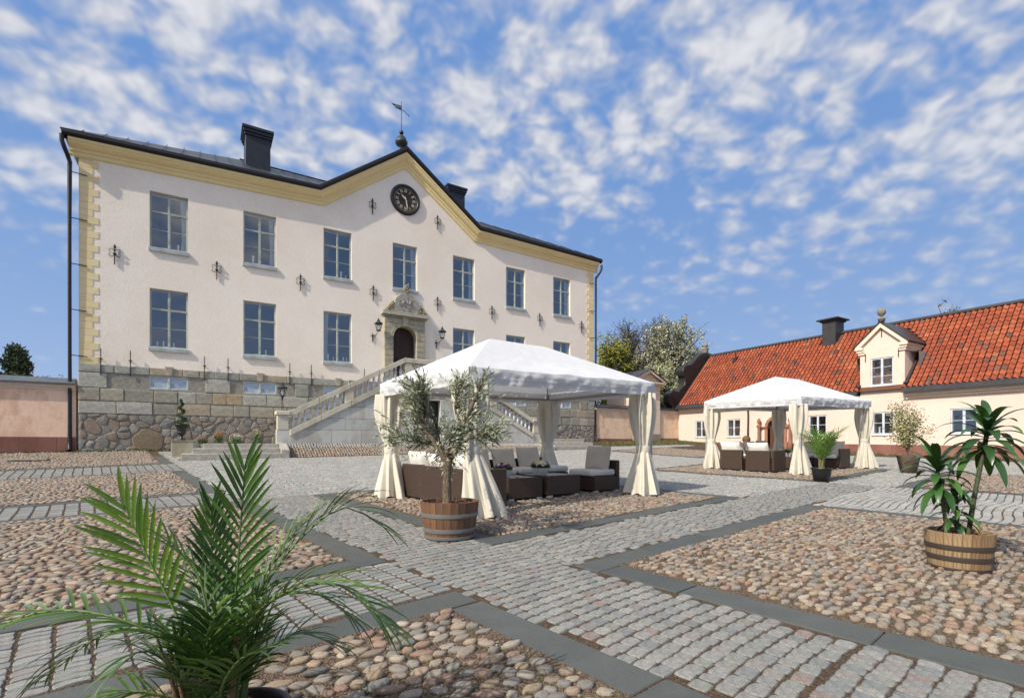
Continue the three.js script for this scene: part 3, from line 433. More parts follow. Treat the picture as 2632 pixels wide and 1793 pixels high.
  for (const k of [0, 1, 2, 4, 5, 6]) { const c = WU(k); part(castle, 'keystone', stone([[c - 0.09, 4.03], [c + 0.09, 4.03], [c + 0.14, 4.4], [c - 0.14, 4.4]], 0.075, 0.012, pp), ash[1]); makeWindow(castle, { w: 1.32, h: 0.53, rows: [], fm: greyFrameM, pane: skyTintPaneM, noRoom: true, at: P3(c, 3.48, VP), back: -0.01, fw: 0.055, sill: { h: 0.02, out: 0.02 }, sm: greyFrameM }); }
  // rubble: cells round scattered centres
  const rub = [[0.33, 0.30, 0.25], [0.29, 0.28, 0.255], [0.36, 0.315, 0.255], [0.34, 0.265, 0.21], [0.26, 0.26, 0.245], [0.39, 0.365, 0.32], [0.31, 0.265, 0.22], [0.35, 0.29, 0.225]].map(c => stoneM(...c));
  for (const [u0, u1] of [[-4.0, 4.2], [13.6, 21.0]]) {
    const seeds = []; let tries = 0; while (tries++ < 5000 && seeds.length < (u1 - u0) * 17) { const y = rr(0.7, 2.5), r = rnd() < 0.16 ? rr(0.32, 0.42) : rr(0.12, 0.22), s = [rr(u0, u1), y, r]; if (seeds.every(o => Math.hypot((o[0] - s[0]) * 0.72, o[1] - s[1]) > (o[2] + r) * 0.6)) seeds.push(s); }
    if (u0 < 0) { seeds.unshift([-1.9, 1.42, 0.55]); for (let k = seeds.length - 1; k > 0; k--) if (Math.hypot((seeds[k][0] + 1.9) * 0.75, seeds[k][1] - 1.42) < 0.42) seeds.splice(k, 1); }
    seeds.forEach((s, i) => {
      let poly = [[u0, 0.6], [u1, 0.6], [u1, 2.45], [u0, 2.45]];
      for (const o of seeds) { if (o === s) continue; const dx = o[0] - s[0], dy = o[1] - s[1], dd = Math.hypot(dx, dy); if (dd > 1.9) continue; const k = s[2] / (s[2] + o[2]), mx = s[0] + dx * k, my = s[1] + dy * k; poly = clipHalf(poly, dx, dy, dx * mx + dy * my); if (poly.length < 3) return; }
      const R = []; const n = poly.length; for (let k = 0; k < n; k++) { const p = poly[k], q = poly[(k + 1) % n]; R.push([mixn(p[0], q[0], 0.3), mixn(p[1], q[1], 0.3)], [mixn(p[0], q[0], 0.7), mixn(p[1], q[1], 0.7)]); }
      const cx = R.reduce((t, p) => t + p[0], 0) / R.length, cy = R.reduce((t, p) => t + p[1], 0) / R.length; const q = R.map(p => { const k = 0.975 - rr(0, 0.035); return [cx + (p[0] - cx) * k, cy + (p[1] - cy) * k]; });
      part(castle, 'rubble_stone', stone(q, rr(0.012, 0.045), 0.022, pp, rr(0.0, 0.02)), i === 0 && u0 < 0 ? stoneM(0.30, 0.23, 0.15) : pick(rub));
    });
  }
  // portal
  const PC = 8.61, dw = 0.605, spring = 6.62, VPo = VF - 0.13, po = (a, b, o) => P3(a, b, VPo - o), sand = [[0.50, 0.46, 0.33], [0.47, 0.44, 0.33], [0.53, 0.48, 0.35], [0.45, 0.43, 0.34]].map(c => stoneM(...c)); reseed(88);
  const arch = (y) => y <= spring ? dw : Math.sqrt(Math.max(0, dw * dw - (y - spring) ** 2));
  for (let y = 4.36; y < 7.55; y += 0.27) for (const s of [-1, 1]) { const y1 = Math.min(7.6, y + 0.262), out = 1.05, pts = [[PC + s * out, y], [PC + s * out, y1]]; const ins = []; for (let k = 0; k <= 4; k++) { const yy = mixn(y1, y, k / 4); ins.push([PC + s * Math.max(arch(yy), 0.16), yy]); } pts.push(...ins); part(castle, 'portal_block', stone(s < 0 ? pts : pts, 0.02, 0.014, po, 0, 0.55), pick(sand)); }
  part(castle, 'portal_keystone', stone([[PC - 0.13, 7.2], [PC + 0.13, 7.2], [PC + 0.17, 7.6], [PC - 0.17, 7.6]], 0.1, 0.02, po, 0.02, 0.4), sand[1]);
  { const ring = []; for (let k = 0; k < 10; k++) { const a = Math.PI * k / 10, b = Math.PI * (k + 1) / 10; ring.push([[PC + Math.cos(a) * 0.6, spring + Math.sin(a) * 0.6], [PC + Math.cos(a) * 0.75, spring + Math.sin(a) * 0.75], [PC + Math.cos(b) * 0.75, spring + Math.sin(b) * 0.75], [PC + Math.cos(b) * 0.6, spring + Math.sin(b) * 0.6]]); } for (const q of ring) part(castle, 'voussoir', stone(q, 0.045, 0.012, po, 0, 0.5), pick(sand)); }
  part(castle, 'portal_cornice', merge([bx(PC - 1.12, PC + 1.12, 7.604, 7.67, VF - 0.26, VF + 0.05, 0.015), bx(PC - 1.2, PC + 1.2, 7.672, 7.75, VF - 0.34, VF + 0.05, 0.02), bx(PC - 1.14, PC + 1.14, 7.752, 7.9, VF - 0.2, VF + 0.05, 0.015)]), sand[3]);
  const pale2 = stoneM(0.43, 0.42, 0.375), crest = new THREE.Shape(); { const c = (x, y) => [PC + 0.08 + x, 7.9 + y]; crest.moveTo(...c(-0.5, 0)); crest.bezierCurveTo(...c(-0.72, 0.2), ...c(-0.62, 0.4), ...c(-0.56, 0.55)); crest.bezierCurveTo(...c(-0.62, 0.68), ...c(-0.45, 0.72), ...c(-0.36, 0.82)); crest.bezierCurveTo(...c(-0.3, 0.95), ...c(-0.12, 0.9), ...c(0, 1.02)); crest.bezierCurveTo(...c(0.12, 0.9), ...c(0.3, 0.95), ...c(0.36, 0.82)); crest.bezierCurveTo(...c(0.45, 0.72), ...c(0.62, 0.68), ...c(0.56, 0.55)); crest.bezierCurveTo(...c(0.62, 0.4), ...c(0.72, 0.2), ...c(0.5, 0)); }
  { const g = new THREE.ExtrudeGeometry(crest, { depth: 0.1, bevelEnabled: true, bevelSize: 0.03, bevelThickness: 0.03, bevelSegments: 2, curveSegments: 8 }); g.translate(0, 0, -VF + 0.03); const cr = part(castle, 'crest', uvBox(g), pale2); const rel = []; reseed(31); const X0 = PC + 0.08;
    for (const s of [-1, 1]) { for (let k = 0; k < 26; k++) { const a = rr(0, TAU), r = rr(0.05, 0.4), p = []; const x = X0 + s * (0.05 + Math.abs(Math.cos(a)) * r), y = 8.32 + Math.sin(a) * r * 0.8; for (let q = 0; q < 5; q++) { const b = q / 4 * rr(1.5, 3); p.push(P3(x + s * 0.05 * Math.cos(b + a), y + 0.05 * Math.sin(b + a), VF - 0.17)); } rel.push(limb(p, [0.018, 0.006], 4, 5)); } rel.push(uvBox(new THREE.SphereGeometry(0.09, 10, 6).scale(1, 1.2, 0.35).translate(X0 + s * 0.17, 8.4, -VF + 0.17))); }
    part(cr, 'relief', merge(rel), pale2);
    const balls = []; const ball = (x, y, r, z) => balls.push(uvBox(new THREE.IcosahedronGeometry(r, 1).translate(x, y, -VF + z))); for (const s of [-1, 1]) for (let row = 0; row < 5; row++) for (let k = 0; k < 6 - row; k++) ball(X0 + s * (0.62 + k * 0.088 + row * 0.02) + rr(-0.01, 0.01), 7.95 + row * 0.082, rr(0.045, 0.055), 0.1 + rr(0, 0.05)); for (const s of [-1, 1]) ball(X0 + s * 0.72, 8.36, 0.07, 0.12); part(cr, 'fruit_pile', merge(balls), stoneM(0.42, 0.36, 0.22));
    const crown = []; for (let k = 0; k < 24; k++) crown.push(uvBox(new THREE.IcosahedronGeometry(rr(0.035, 0.05), 1).translate(X0 + rr(-0.13, 0.13) * (k < 14 ? 1 : 0.6), 8.92 + k * 0.017, -VF + 0.1 + rr(0, 0.07)))); part(cr, 'crown', merge(crown), stoneM(0.40, 0.35, 0.22)); }
  // door of planks
  const door = part(castle, 'door', bx(8.0, 9.22, 4.36, 4.42, VF + 0.24, VF + 0.36), M(0.05, 0.03, 0.022)); reseed(9);
  const dm = [[0.055, 0.026, 0.018], [0.062, 0.03, 0.02], [0.048, 0.023, 0.016]].map(c => M(...c, { map: T.wood, bumpMap: T.wood, bumpScale: 0.004, roughness: 0.6 }));
  for (let k = 0; k < 8; k++) { const a = PC - dw + k * dw / 4 + 0.003, b = a + dw / 4 - 0.006; const ty = x => spring + Math.sqrt(Math.max(0.0001, (dw + 0.02) ** 2 - (x - PC) ** 2)); part(door, 'plank', stone([[a, 4.42], [b, 4.42], [b, ty(b)], [(a + b) / 2, ty((a + b) / 2)], [a, ty(a)]], 0, 0.006, (x, y, o) => P3(x, y, VF + 0.3 - o), 0, 0.04), pick(dm)); }
  part(door, 'handle', uvBox(new THREE.TorusGeometry(0.09, 0.016, 6, 14).translate(8.3, 5.55, -VF - 0.27)), ironM); part(door, 'backing', bx(7.9, 9.35, 4.3, 7.4, VF + 0.4, VF + 0.45), roomM);
}
rebase(castle, CU, H(CU, VF), VF);

// clock on the gable
const { FontLoader } = await import('three/addons/loaders/FontLoader.js');
const { TextGeometry } = await import('three/addons/geometries/TextGeometry.js');
const serif = await new FontLoader().loadAsync('fonts/droid/droid_serif_bold.typeface.json');
{
  const c = thing('wall_clock', 'large dark round clock with cream Roman numerals in the castle gable', 'clock', null, 8.66, 13.62, VF);
  const cream = M(0.72, 0.66, 0.48, { roughness: 0.5 }), brown = M(0.032, 0.019, 0.016, { roughness: 0.6 });
  part(c, 'rim', lathe([[0.62, 0.03], [0.62, 0.07], [0.66, 0.1], [0.71, 0.1], [0.745, 0.06], [0.77, 0.05], [0.77, 0]], 48).rotateX(Math.PI / 2), M(0.02, 0.019, 0.017, { roughness: 0.4 }));
  part(c, 'face', new THREE.CircleGeometry(0.64, 48).translate(0, 0, 0.04), brown);
  ['XII', 'I', 'II', 'III', 'IIII', 'V', 'VI', 'VII', 'VIII', 'IX', 'X', 'XI'].forEach((s, k) => { const g = new TextGeometry(s, { font: serif, size: 0.108, depth: 0.012, curveSegments: 3 }); g.computeBoundingBox(); const b = g.boundingBox; g.translate(-(b.min.x + b.max.x) / 2, -(b.min.y + b.max.y) / 2, 0); g.scale(s.length > 2 ? 0.66 : 0.8, 1.25, 1); const a = -k * TAU / 12; g.translate(0, 0.44, 0.043); g.rotateZ(a); part(c, 'numeral', g, cream); });
  const tk = []; for (let k = 0; k < 60; k++) { const b = bl(-0.008, 0.008, 0.555, k % 5 ? 0.58 : 0.59, 0.043, 0.05); b.rotateZ(-k * TAU / 60); tk.push(b); } part(c, 'minute_track', merge(tk), cream);
  const hand = (l, w, a, z) => { const s = new THREE.Shape(); s.moveTo(-0.012, -0.13); s.lineTo(0.012, -0.13); s.lineTo(0.014, 0.05); s.quadraticCurveTo(w, l * 0.55, 0.012, l * 0.75); s.lineTo(0, l); s.lineTo(-0.012, l * 0.75); s.quadraticCurveTo(-w, l * 0.55, -0.014, 0.05); const g = new THREE.ExtrudeGeometry(s, { depth: 0.012, bevelEnabled: false }); g.rotateZ(-a); g.translate(0, 0, z); return g; };
  part(c, 'hour_hand', hand(0.36, 0.07, TAU * 10.46 / 12, 0.062), cream); part(c, 'minute_hand', hand(0.52, 0.045, TAU * 28 / 60, 0.08), cream); part(c, 'hub', new THREE.SphereGeometry(0.03, 10, 8).translate(0, 0, 0.09), cream);
}
{ // weather vane on the gable ridge
  const w = thing('weather_vane', 'black weather vane with pierced flag above the castle gable', 'weather vane', null, 8.7, 16.12, 25.25);
  part(w, 'pedestal', bl(-0.16, 0.16, -0.15, 0.42, -0.16, 0.16, 0.02), M(0.13, 0.14, 0.13, { map: T.metal, roughness: 0.6 }));
  part(w, 'urn', lathe([[0.001, 0.42], [0.1, 0.42], [0.08, 0.5], [0.2, 0.58], [0.31, 0.7], [0.32, 0.8], [0.27, 0.83], [0.24, 0.98], [0.13, 1.1], [0.05, 1.14], [0.04, 1.2]], 18), M(0.06, 0.07, 0.07, { map: T.metal, roughness: 0.5, metalness: 0.3 }));
  part(w, 'ball', new THREE.SphereGeometry(0.11, 14, 10).translate(0, 1.28, 0), blackMetal); part(w, 'pole', new THREE.CylinderGeometry(0.014, 0.022, 1.56, 8).translate(0, 2.12, 0), blackMetal);
  const s = new THREE.Shape([[0, 2.43], [0, 2.66], [-0.55, 2.62], [-0.36, 2.52], [-0.3, 2.46]].map(p => new THREE.Vector2(...p))); const g = new THREE.ExtrudeGeometry(s, { depth: 0.012, bevelEnabled: false }); const fl = part(w, 'flag', g, blackMetal);
  const tx = new TextGeometry('1520', { font: serif, size: 0.1, depth: 0.004, curveSegments: 2 }); tx.rotateY(Math.PI); tx.translate(-0.03, 2.51, 0.018); part(fl, 'pierced_date', tx, M(0.35, 0.45, 0.6));
  part(w, 'tail', limb([new THREE.Vector3(0, 2.45, 0), new THREE.Vector3(0.18, 2.43, 0), new THREE.Vector3(0.28, 2.34, 0), new THREE.Vector3(0.36, 2.33, 0), new THREE.Vector3(0.4, 2.28, 0)], [0.014, 0.014], 5, 12), blackMetal); part(w, 'tail_knob', new THREE.SphereGeometry(0.03, 8, 6).translate(0.4, 2.27, 0), blackMetal);
}
// lanterns
const lampGlass = M(0.85, 0.88, 0.88, { phys: true, transmission: 1, thickness: 0, roughness: 0.05, ior: 1.5 }), lampIron = M(0.02, 0.018, 0.016, { roughness: 0.5 });
function lanternHead(g, y, s = 1) {
  const r0 = 0.09 * s, r1 = 0.17 * s, h = 0.3 * s, bars = []; for (let k = 0; k < 6; k++) { const a = k / 6 * TAU; bars.push(limb([new THREE.Vector3(Math.cos(a) * r0, y, Math.sin(a) * r0), new THREE.Vector3(Math.cos(a) * (r0 + r1) / 2, y + h / 2, Math.sin(a) * (r0 + r1) / 2), new THREE.Vector3(Math.cos(a) * r1, y + h, Math.sin(a) * r1)], [0.009 * s, 0.009 * s], 4, 2)); }
  part(g, 'cage', merge([...bars, lathe([[0.001, y - 0.03 * s], [r0 + 0.02, y - 0.03 * s], [r0 + 0.015, y + 0.015 * s], [r0 - 0.01, y + 0.015 * s]], 6), lathe([[r1 - 0.01, y + h - 0.01], [r1 + 0.02, y + h - 0.01], [r1 + 0.02, y + h + 0.015], [r1 - 0.01, y + h + 0.015]], 6)]), lampIron);
  part(g, 'glass', new THREE.CylinderGeometry(r1 - 0.006, r0 - 0.006, h, 6, 1, true).translate(0, y + h / 2, 0), lampGlass);
  part(g, 'bulb', lathe([[0.001, y], [0.018 * s, y], [0.02 * s, y + 0.08 * s], [0.04 * s, y + 0.13 * s], [0.035 * s, y + 0.19 * s], [0.001, y + 0.22 * s]], 10), M(0.8, 0.8, 0.78, { roughness: 0.3 }));
  part(g, 'cap', lathe([[r1 + 0.045 * s, y + h + 0.01], [r1 + 0.02 * s, y + h + 0.05 * s], [0.1 * s, y + h + 0.12 * s], [0.06 * s, y + h + 0.13 * s], [0.06 * s, y + h + 0.17 * s], [0.085 * s, y + h + 0.175 * s], [0.04 * s, y + h + 0.21 * s], [0.02 * s, y + h + 0.24 * s], [0.026 * s, y + h + 0.27 * s], [0.001, y + h + 0.3 * s]], 6), M(0.035, 0.04, 0.034, { roughness: 0.45 }));
}
for (const [u, lab] of [[7.0, 'black wall lantern left of the castle portal'], [10.33, 'black wall lantern right of the castle portal']]) {
  const g = thing('wall_lantern', lab, 'lantern', 'lanterns beside the portal', u, 6.5, VF - 0.01);
  part(g, 'bracket', merge([bl(-0.018, 0.018, -0.22, 0.2, 0, 0.03, 0.004), bl(-0.09, 0.09, 0.06, 0.09, 0, 0.03, 0.004), limb([new THREE.Vector3(0, 0.08, 0.02), new THREE.Vector3(0.06, 0.09, 0.17), new THREE.Vector3(0.14, 0.15, 0.31), new THREE.Vector3(0.19, 0.28, 0.36)], [0.015, 0.013], 5, 10), limb([new THREE.Vector3(0, -0.1, 0.02), new THREE.Vector3(0.05, -0.03, 0.16), new THREE.Vector3(0.12, 0.12, 0.27)], [0.012, 0.012], 5, 8)]), lampIron);
  const hd = new THREE.Group(); hd.position.set(0.19, 0.3, 0.36); hd.name = 'lantern_head'; lanternHead(hd, 0, 1.02); g.add(hd);
}

// ---------------------------------------------------------------- double staircase in front of the portal
const stairStones = [[0.55, 0.555, 0.50], [0.58, 0.575, 0.52], [0.51, 0.53, 0.48], [0.56, 0.54, 0.48]].map(c => M(...c, { map: T.stain, bumpMap: T.graniteB, bumpScale: 0.004, roughness: 0.88 }));
const copeM = [[0.60, 0.56, 0.44], [0.56, 0.53, 0.42], [0.63, 0.59, 0.47]].map(c => M(...c, { map: T.stain, bumpMap: T.graniteB, bumpScale: 0.004, roughness: 0.88 }));
const treadM = [[0.50, 0.47, 0.41], [0.47, 0.45, 0.39]].map(c => M(...c, { map: T.granite, bumpMap: T.graniteB, bumpScale: 0.004, roughness: 0.85 }));
const balM = M(0.74, 0.77, 0.78, { map: T.metal, roughness: 0.7 });
{
  const st = thing('staircase', 'double stone staircase with white balusters rising to the castle door', 'staircase');
  const VS = 21.6, MU = u => 2 * CU - u; reseed(610);
  const lineTop = u => 1.86 + (u - 2.86) * 0.5359;         // upper edge of the sloping string
  const pt = s => (a, b, o) => P3(s ? MU(a) : a, b, VS - o);
  const stoneS = (s, poly, d, bev, mat, name, back = 0.3) => { const q = s ? poly.map(p => [MU(p[0]), p[1]]) : poly; part(st, name, stone(q, d, bev, (a, b, o) => P3(a, b, VS - o), 0, back), mat); };
  for (const s of [0, 1]) {
    const courses = [0.75, 1.32, 1.88, 2.37, 2.86, 3.35, 3.84, 4.33];
    for (let i = 0; i + 1 < courses.length; i++) { // face blocks cut by the slope
      let u = 2.46 - (i % 2) * 0.5; while (u < 8.0) { const e = Math.min(8.0, u + rr(1.15, 1.45)); let q = [[Math.max(u, 2.46) + 0.004, courses[i] + 0.004], [e - 0.004, courses[i] + 0.004], [e - 0.004, courses[i + 1] - 0.004], [Math.max(u, 2.46) + 0.004, courses[i + 1] - 0.004]]; if (e > 2.6) { q = clipHalf(q, -0.5359, 1, lineTop(0) - 0.24); if (q.length > 2) stoneS(s, q, 0.012, 0.007, pick(stairStones), 'face_block', 0.28); } u = e; }
    }
    stoneS(s, [[2.4, 1.0], [3.34, 1.0], [3.34, lineTop(3.34) - 0.236], [2.87, lineTop(2.87)], [2.4, 1.86]], 0.016, 0.01, stairStones[1], 'base_block', 0.3);
    // sloping string course and handrail in lengths
    for (const [o0, o1, out, back, a, b, m] of [[-0.24, 0, 0.07, 0.36, 2.88, 7.66, copeM], [0.51, 0.73, 0.06, 0.34, 2.78, 7.66, copeM]]) { let u = a; const k = 4; for (let i = 0; i < k; i++) { const u0 = mixn(a, b, i / k) + 0.003, u1 = mixn(a, b, (i + 1) / k) - 0.003; stoneS(s, [[u0, lineTop(u0) + o0], [u1, lineTop(u1) + o0], [u1, lineTop(u1) + o1], [u0, lineTop(u0) + o1]], out, 0.02, pick(m), o0 < 0 ? 'string' : 'handrail', back); } }
    const pier = (a, b, y0, y1, cap) => { const [x0, x1] = s ? [MU(b), MU(a)] : [a, b]; part(st, 'pier', bx(x0, x1, y0, y1, VS - 0.03, VS + 0.34, 0.012), pick(copeM)); if (cap) part(st, 'pier_cap', bx(x0 - 0.06, x1 + 0.06, y1 + 0.002, y1 + 0.16, VS - 0.09, VS + 0.4, 0.02), copeM[2]); };
    pier(2.43, 2.83, 1.862, 2.44, true); pier(5.0, 5.36, lineTop(5.0) + 0.0, lineTop(5.2) + 0.52, false); pier(7.6, 8.0, 4.335, 4.9, false);
    const bal = lathe([[0.001, 0], [0.075, 0], [0.075, 0.05], [0.045, 0.07], [0.06, 0.1], [0.082, 0.17], [0.075, 0.24], [0.04, 0.36], [0.034, 0.42], [0.05, 0.45], [0.05, 0.475], [0.068, 0.49], [0.068, 0.53], [0.001, 0.53]], 12);
    const row = (a, b, n) => { for (let i = 0; i < n; i++) { const u = mixn(a, b, (i + 0.5) / n), m = part(st, 'baluster', bal, balM); m.position.copy(P3(s ? MU(u) : u, lineTop(u) - 0.02, VS + 0.14)); m.scale.y = 1.04; } };
    row(2.9, 4.98, 9); row(5.4, 7.58, 9);
    for (let i = 0; i < 17; i++) { const u0 = 2.95 + i * 0.275, y = 1.32 + i * 0.178; const [x0, x1] = s ? [MU(7.66), MU(u0)] : [u0, 7.66]; part(st, 'step', bx(x0, x1, y, y + 0.174, VS + 0.37, VF - 0.1), pick(treadM)); }
    // the broad low steps at the foot and their platform
    for (const [i, v0, ul] of [[0, 20.3, -0.68], [1, 20.66, -0.36], [2, 21.02, -0.05]]) { const x0 = s ? MU(2.42) : ul, x1 = s ? MU(ul) : 2.42, g = H(CU, 20.3) + (s ? 0.16 : -0.1) + i * 0.178; let u = x0; while (u < x1 - 0.01) { let e = Math.min(x1, u + rr(1.0, 1.5)); if (x1 - e < 0.5) e = x1; part(st, 'low_step', bx(u + 0.002, e - 0.002, g - 0.3, g + 0.174, v0, VF - 0.2 - i * 0.01, 0.012), pick(treadM)); u = e; } }
    { const y0 = H(CU, 20.3) + (s ? 0.0 : -0.1), V = (a, y, v) => P3(s ? MU(a) : a, y, v); const A = [V(2.43, y0 - 0.2, 20.25), V(2.43, y0 + 0.3, 20.25), V(2.43, 1.34, 21.05), V(2.43, 1.34, 21.58), V(2.43, y0 - 0.2, 21.58)], B = A.map(p => p.clone().setX(p.x + (s ? -0.26 : 0.26))); const f = [A, B]; for (let k = 0; k < 5; k++) { const j = (k + 1) % 5; f.push([A[k], A[j], B[j], B[k]]); } part(st, 'cheek_block', solid(f), treadM[1]); }
  }
  // landing, its front balustrade and the low door below
  part(st, 'landing', bx(7.67, MU(7.67), 4.12, 4.33, VS + 0.0, VF - 0.08, 0.01), treadM[1]);
  part(st, 'landing_rail', merge([bx(7.6, MU(7.6), 4.91, 5.12, VS - 0.06, VS + 0.34, 0.02)]), copeM[0]); part(st, 'landing_base', bx(8.01, MU(8.01), 4.332, 4.4, VS - 0.03, VS + 0.3, 0.01), copeM[1]);
  const bal = lathe([[0.001, 0], [0.075, 0], [0.075, 0.05], [0.045, 0.07], [0.06, 0.1], [0.082, 0.17], [0.075, 0.24], [0.04, 0.36], [0.034, 0.42], [0.05, 0.45], [0.068, 0.47], [0.068, 0.51], [0.001, 0.51]], 12);
  for (let i = 0; i < 5; i++) { const m = part(st, 'baluster', bal, balM); m.position.copy(P3(mixn(8.06, MU(8.06), (i + 0.5) / 5), 4.4, VS + 0.13)); }
  part(st, 'lintel', bx(7.9, MU(7.9), 3.3, 4.12, VS + 0.002, VS + 0.4, 0.01), stairStones[0]);
  part(st, 'cellar_door', merge([bx(7.95, 8.6, 0.9, 3.3, VS + 0.5, VS + 0.56, 0.01), bx(8.62, 9.4, 0.9, 3.3, VS + 0.7, VS + 0.76, 0.01)]), M(0.16, 0.17, 0.17, { map: T.wood, roughness: 0.7 })); part(st, 'inner_wall', bx(5.4, MU(5.4), 0.6, 4.1, VS + 1.0, VS + 1.1), roomM);
  rebase(st, CU, 1.0, VS);
}
{ // cobbled bank against the staircase and the castle foot
  const g = struct(new THREE.Group(), 'cobble_bank'), bankY = (u, t) => mixn(H(u, 20.36), 1.33, t);
  part(g, 'earth', surf(40, 5, (s, t) => { const u = mixn(2.7, 14.6, s); return P3(u, bankY(u, t) - 0.012, mixn(20.36, 21.6, t)); }), soilMat);
  reseed(733); const list = []; for (let v = 20.42; v < 21.56; v += 0.085) for (let u = 2.75; u < 14.55; u += 0.105) { const t = (v - 20.36) / 1.24; dummy.position.set(u + rr(-0.02, 0.02), bankY(u, t), -v + rr(-0.015, 0.015)); dummy.rotation.set(0.33, rr(-0.5, 0.5), 0); dummy.scale.set(rr(0.08, 0.13), rr(0.06, 0.09), rr(0.07, 0.1)); dummy.updateMatrix(); list.push({ m: dummy.matrix.clone(), c: RGB(...pick(t > 0.7 ? [[0.32, 0.32, 0.31], [0.38, 0.37, 0.36]] : cobbleCols)) }); }
  instanced(cobbleGeos[1], whiteGranite, list, 'cobbles', g);
}
{ // iron lantern on the left newel
  const g = thing('lantern_post', 'small iron lantern standing on the left newel of the staircase', 'lantern', null, 2.63, 2.605, 21.75);
  const legs = []; for (let k = 0; k < 3; k++) { const a = k / 3 * TAU; legs.push(limb([new THREE.Vector3(Math.cos(a) * 0.07, 0, Math.sin(a) * 0.07), new THREE.Vector3(Math.cos(a) * 0.025, 0.2, Math.sin(a) * 0.025), new THREE.Vector3(Math.cos(a) * 0.02, 0.45, Math.sin(a) * 0.02)], [0.009, 0.009], 4, 6)); }
  part(g, 'stand', merge([...legs, lathe([[0.001, 0.44], [0.03, 0.44], [0.025, 0.5], [0.05, 0.56], [0.02, 0.58]], 8)]), lampIron); lanternHead(g, 0.6, 0.98);
}
{ // pedestal with an urn and a clipped spiral box
  const gy = H(-0.6, 22.2); tagged(new THREE.Mesh(merge([bx(-1.02, -0.34, gy - 0.1, 1.40, 21.75, 22.4, 0.015), bx(-1.04, -0.32, 1.402, 1.43, 21.73, 22.42, 0.008)]), M(0.42, 0.41, 0.29, { map: T.stain, roughness: 0.9 })), 'stone_pedestal', 'mossy stone block carrying the black urn by the steps', 'pedestal');
  const u = thing('urn', 'black metal urn on the stone block beside the steps', 'urn', null, -0.72, 1.43, 22.05), um = M(0.018, 0.02, 0.022, { roughness: 0.4 });
  part(u, 'foot', lathe([[0.001, 0], [0.13, 0], [0.13, 0.04], [0.06, 0.08], [0.05, 0.16]], 18), um); part(u, 'bowl', lathe([[0.05, 0.16], [0.1, 0.2], [0.13, 0.26], [0.145, 0.28], [0.145, 0.3], [0.13, 0.32], [0.15, 0.45], [0.2, 0.54], [0.235, 0.57], [0.235, 0.6], [0.2, 0.6], [0.17, 0.52], [0.001, 0.5]], 20), um);
}

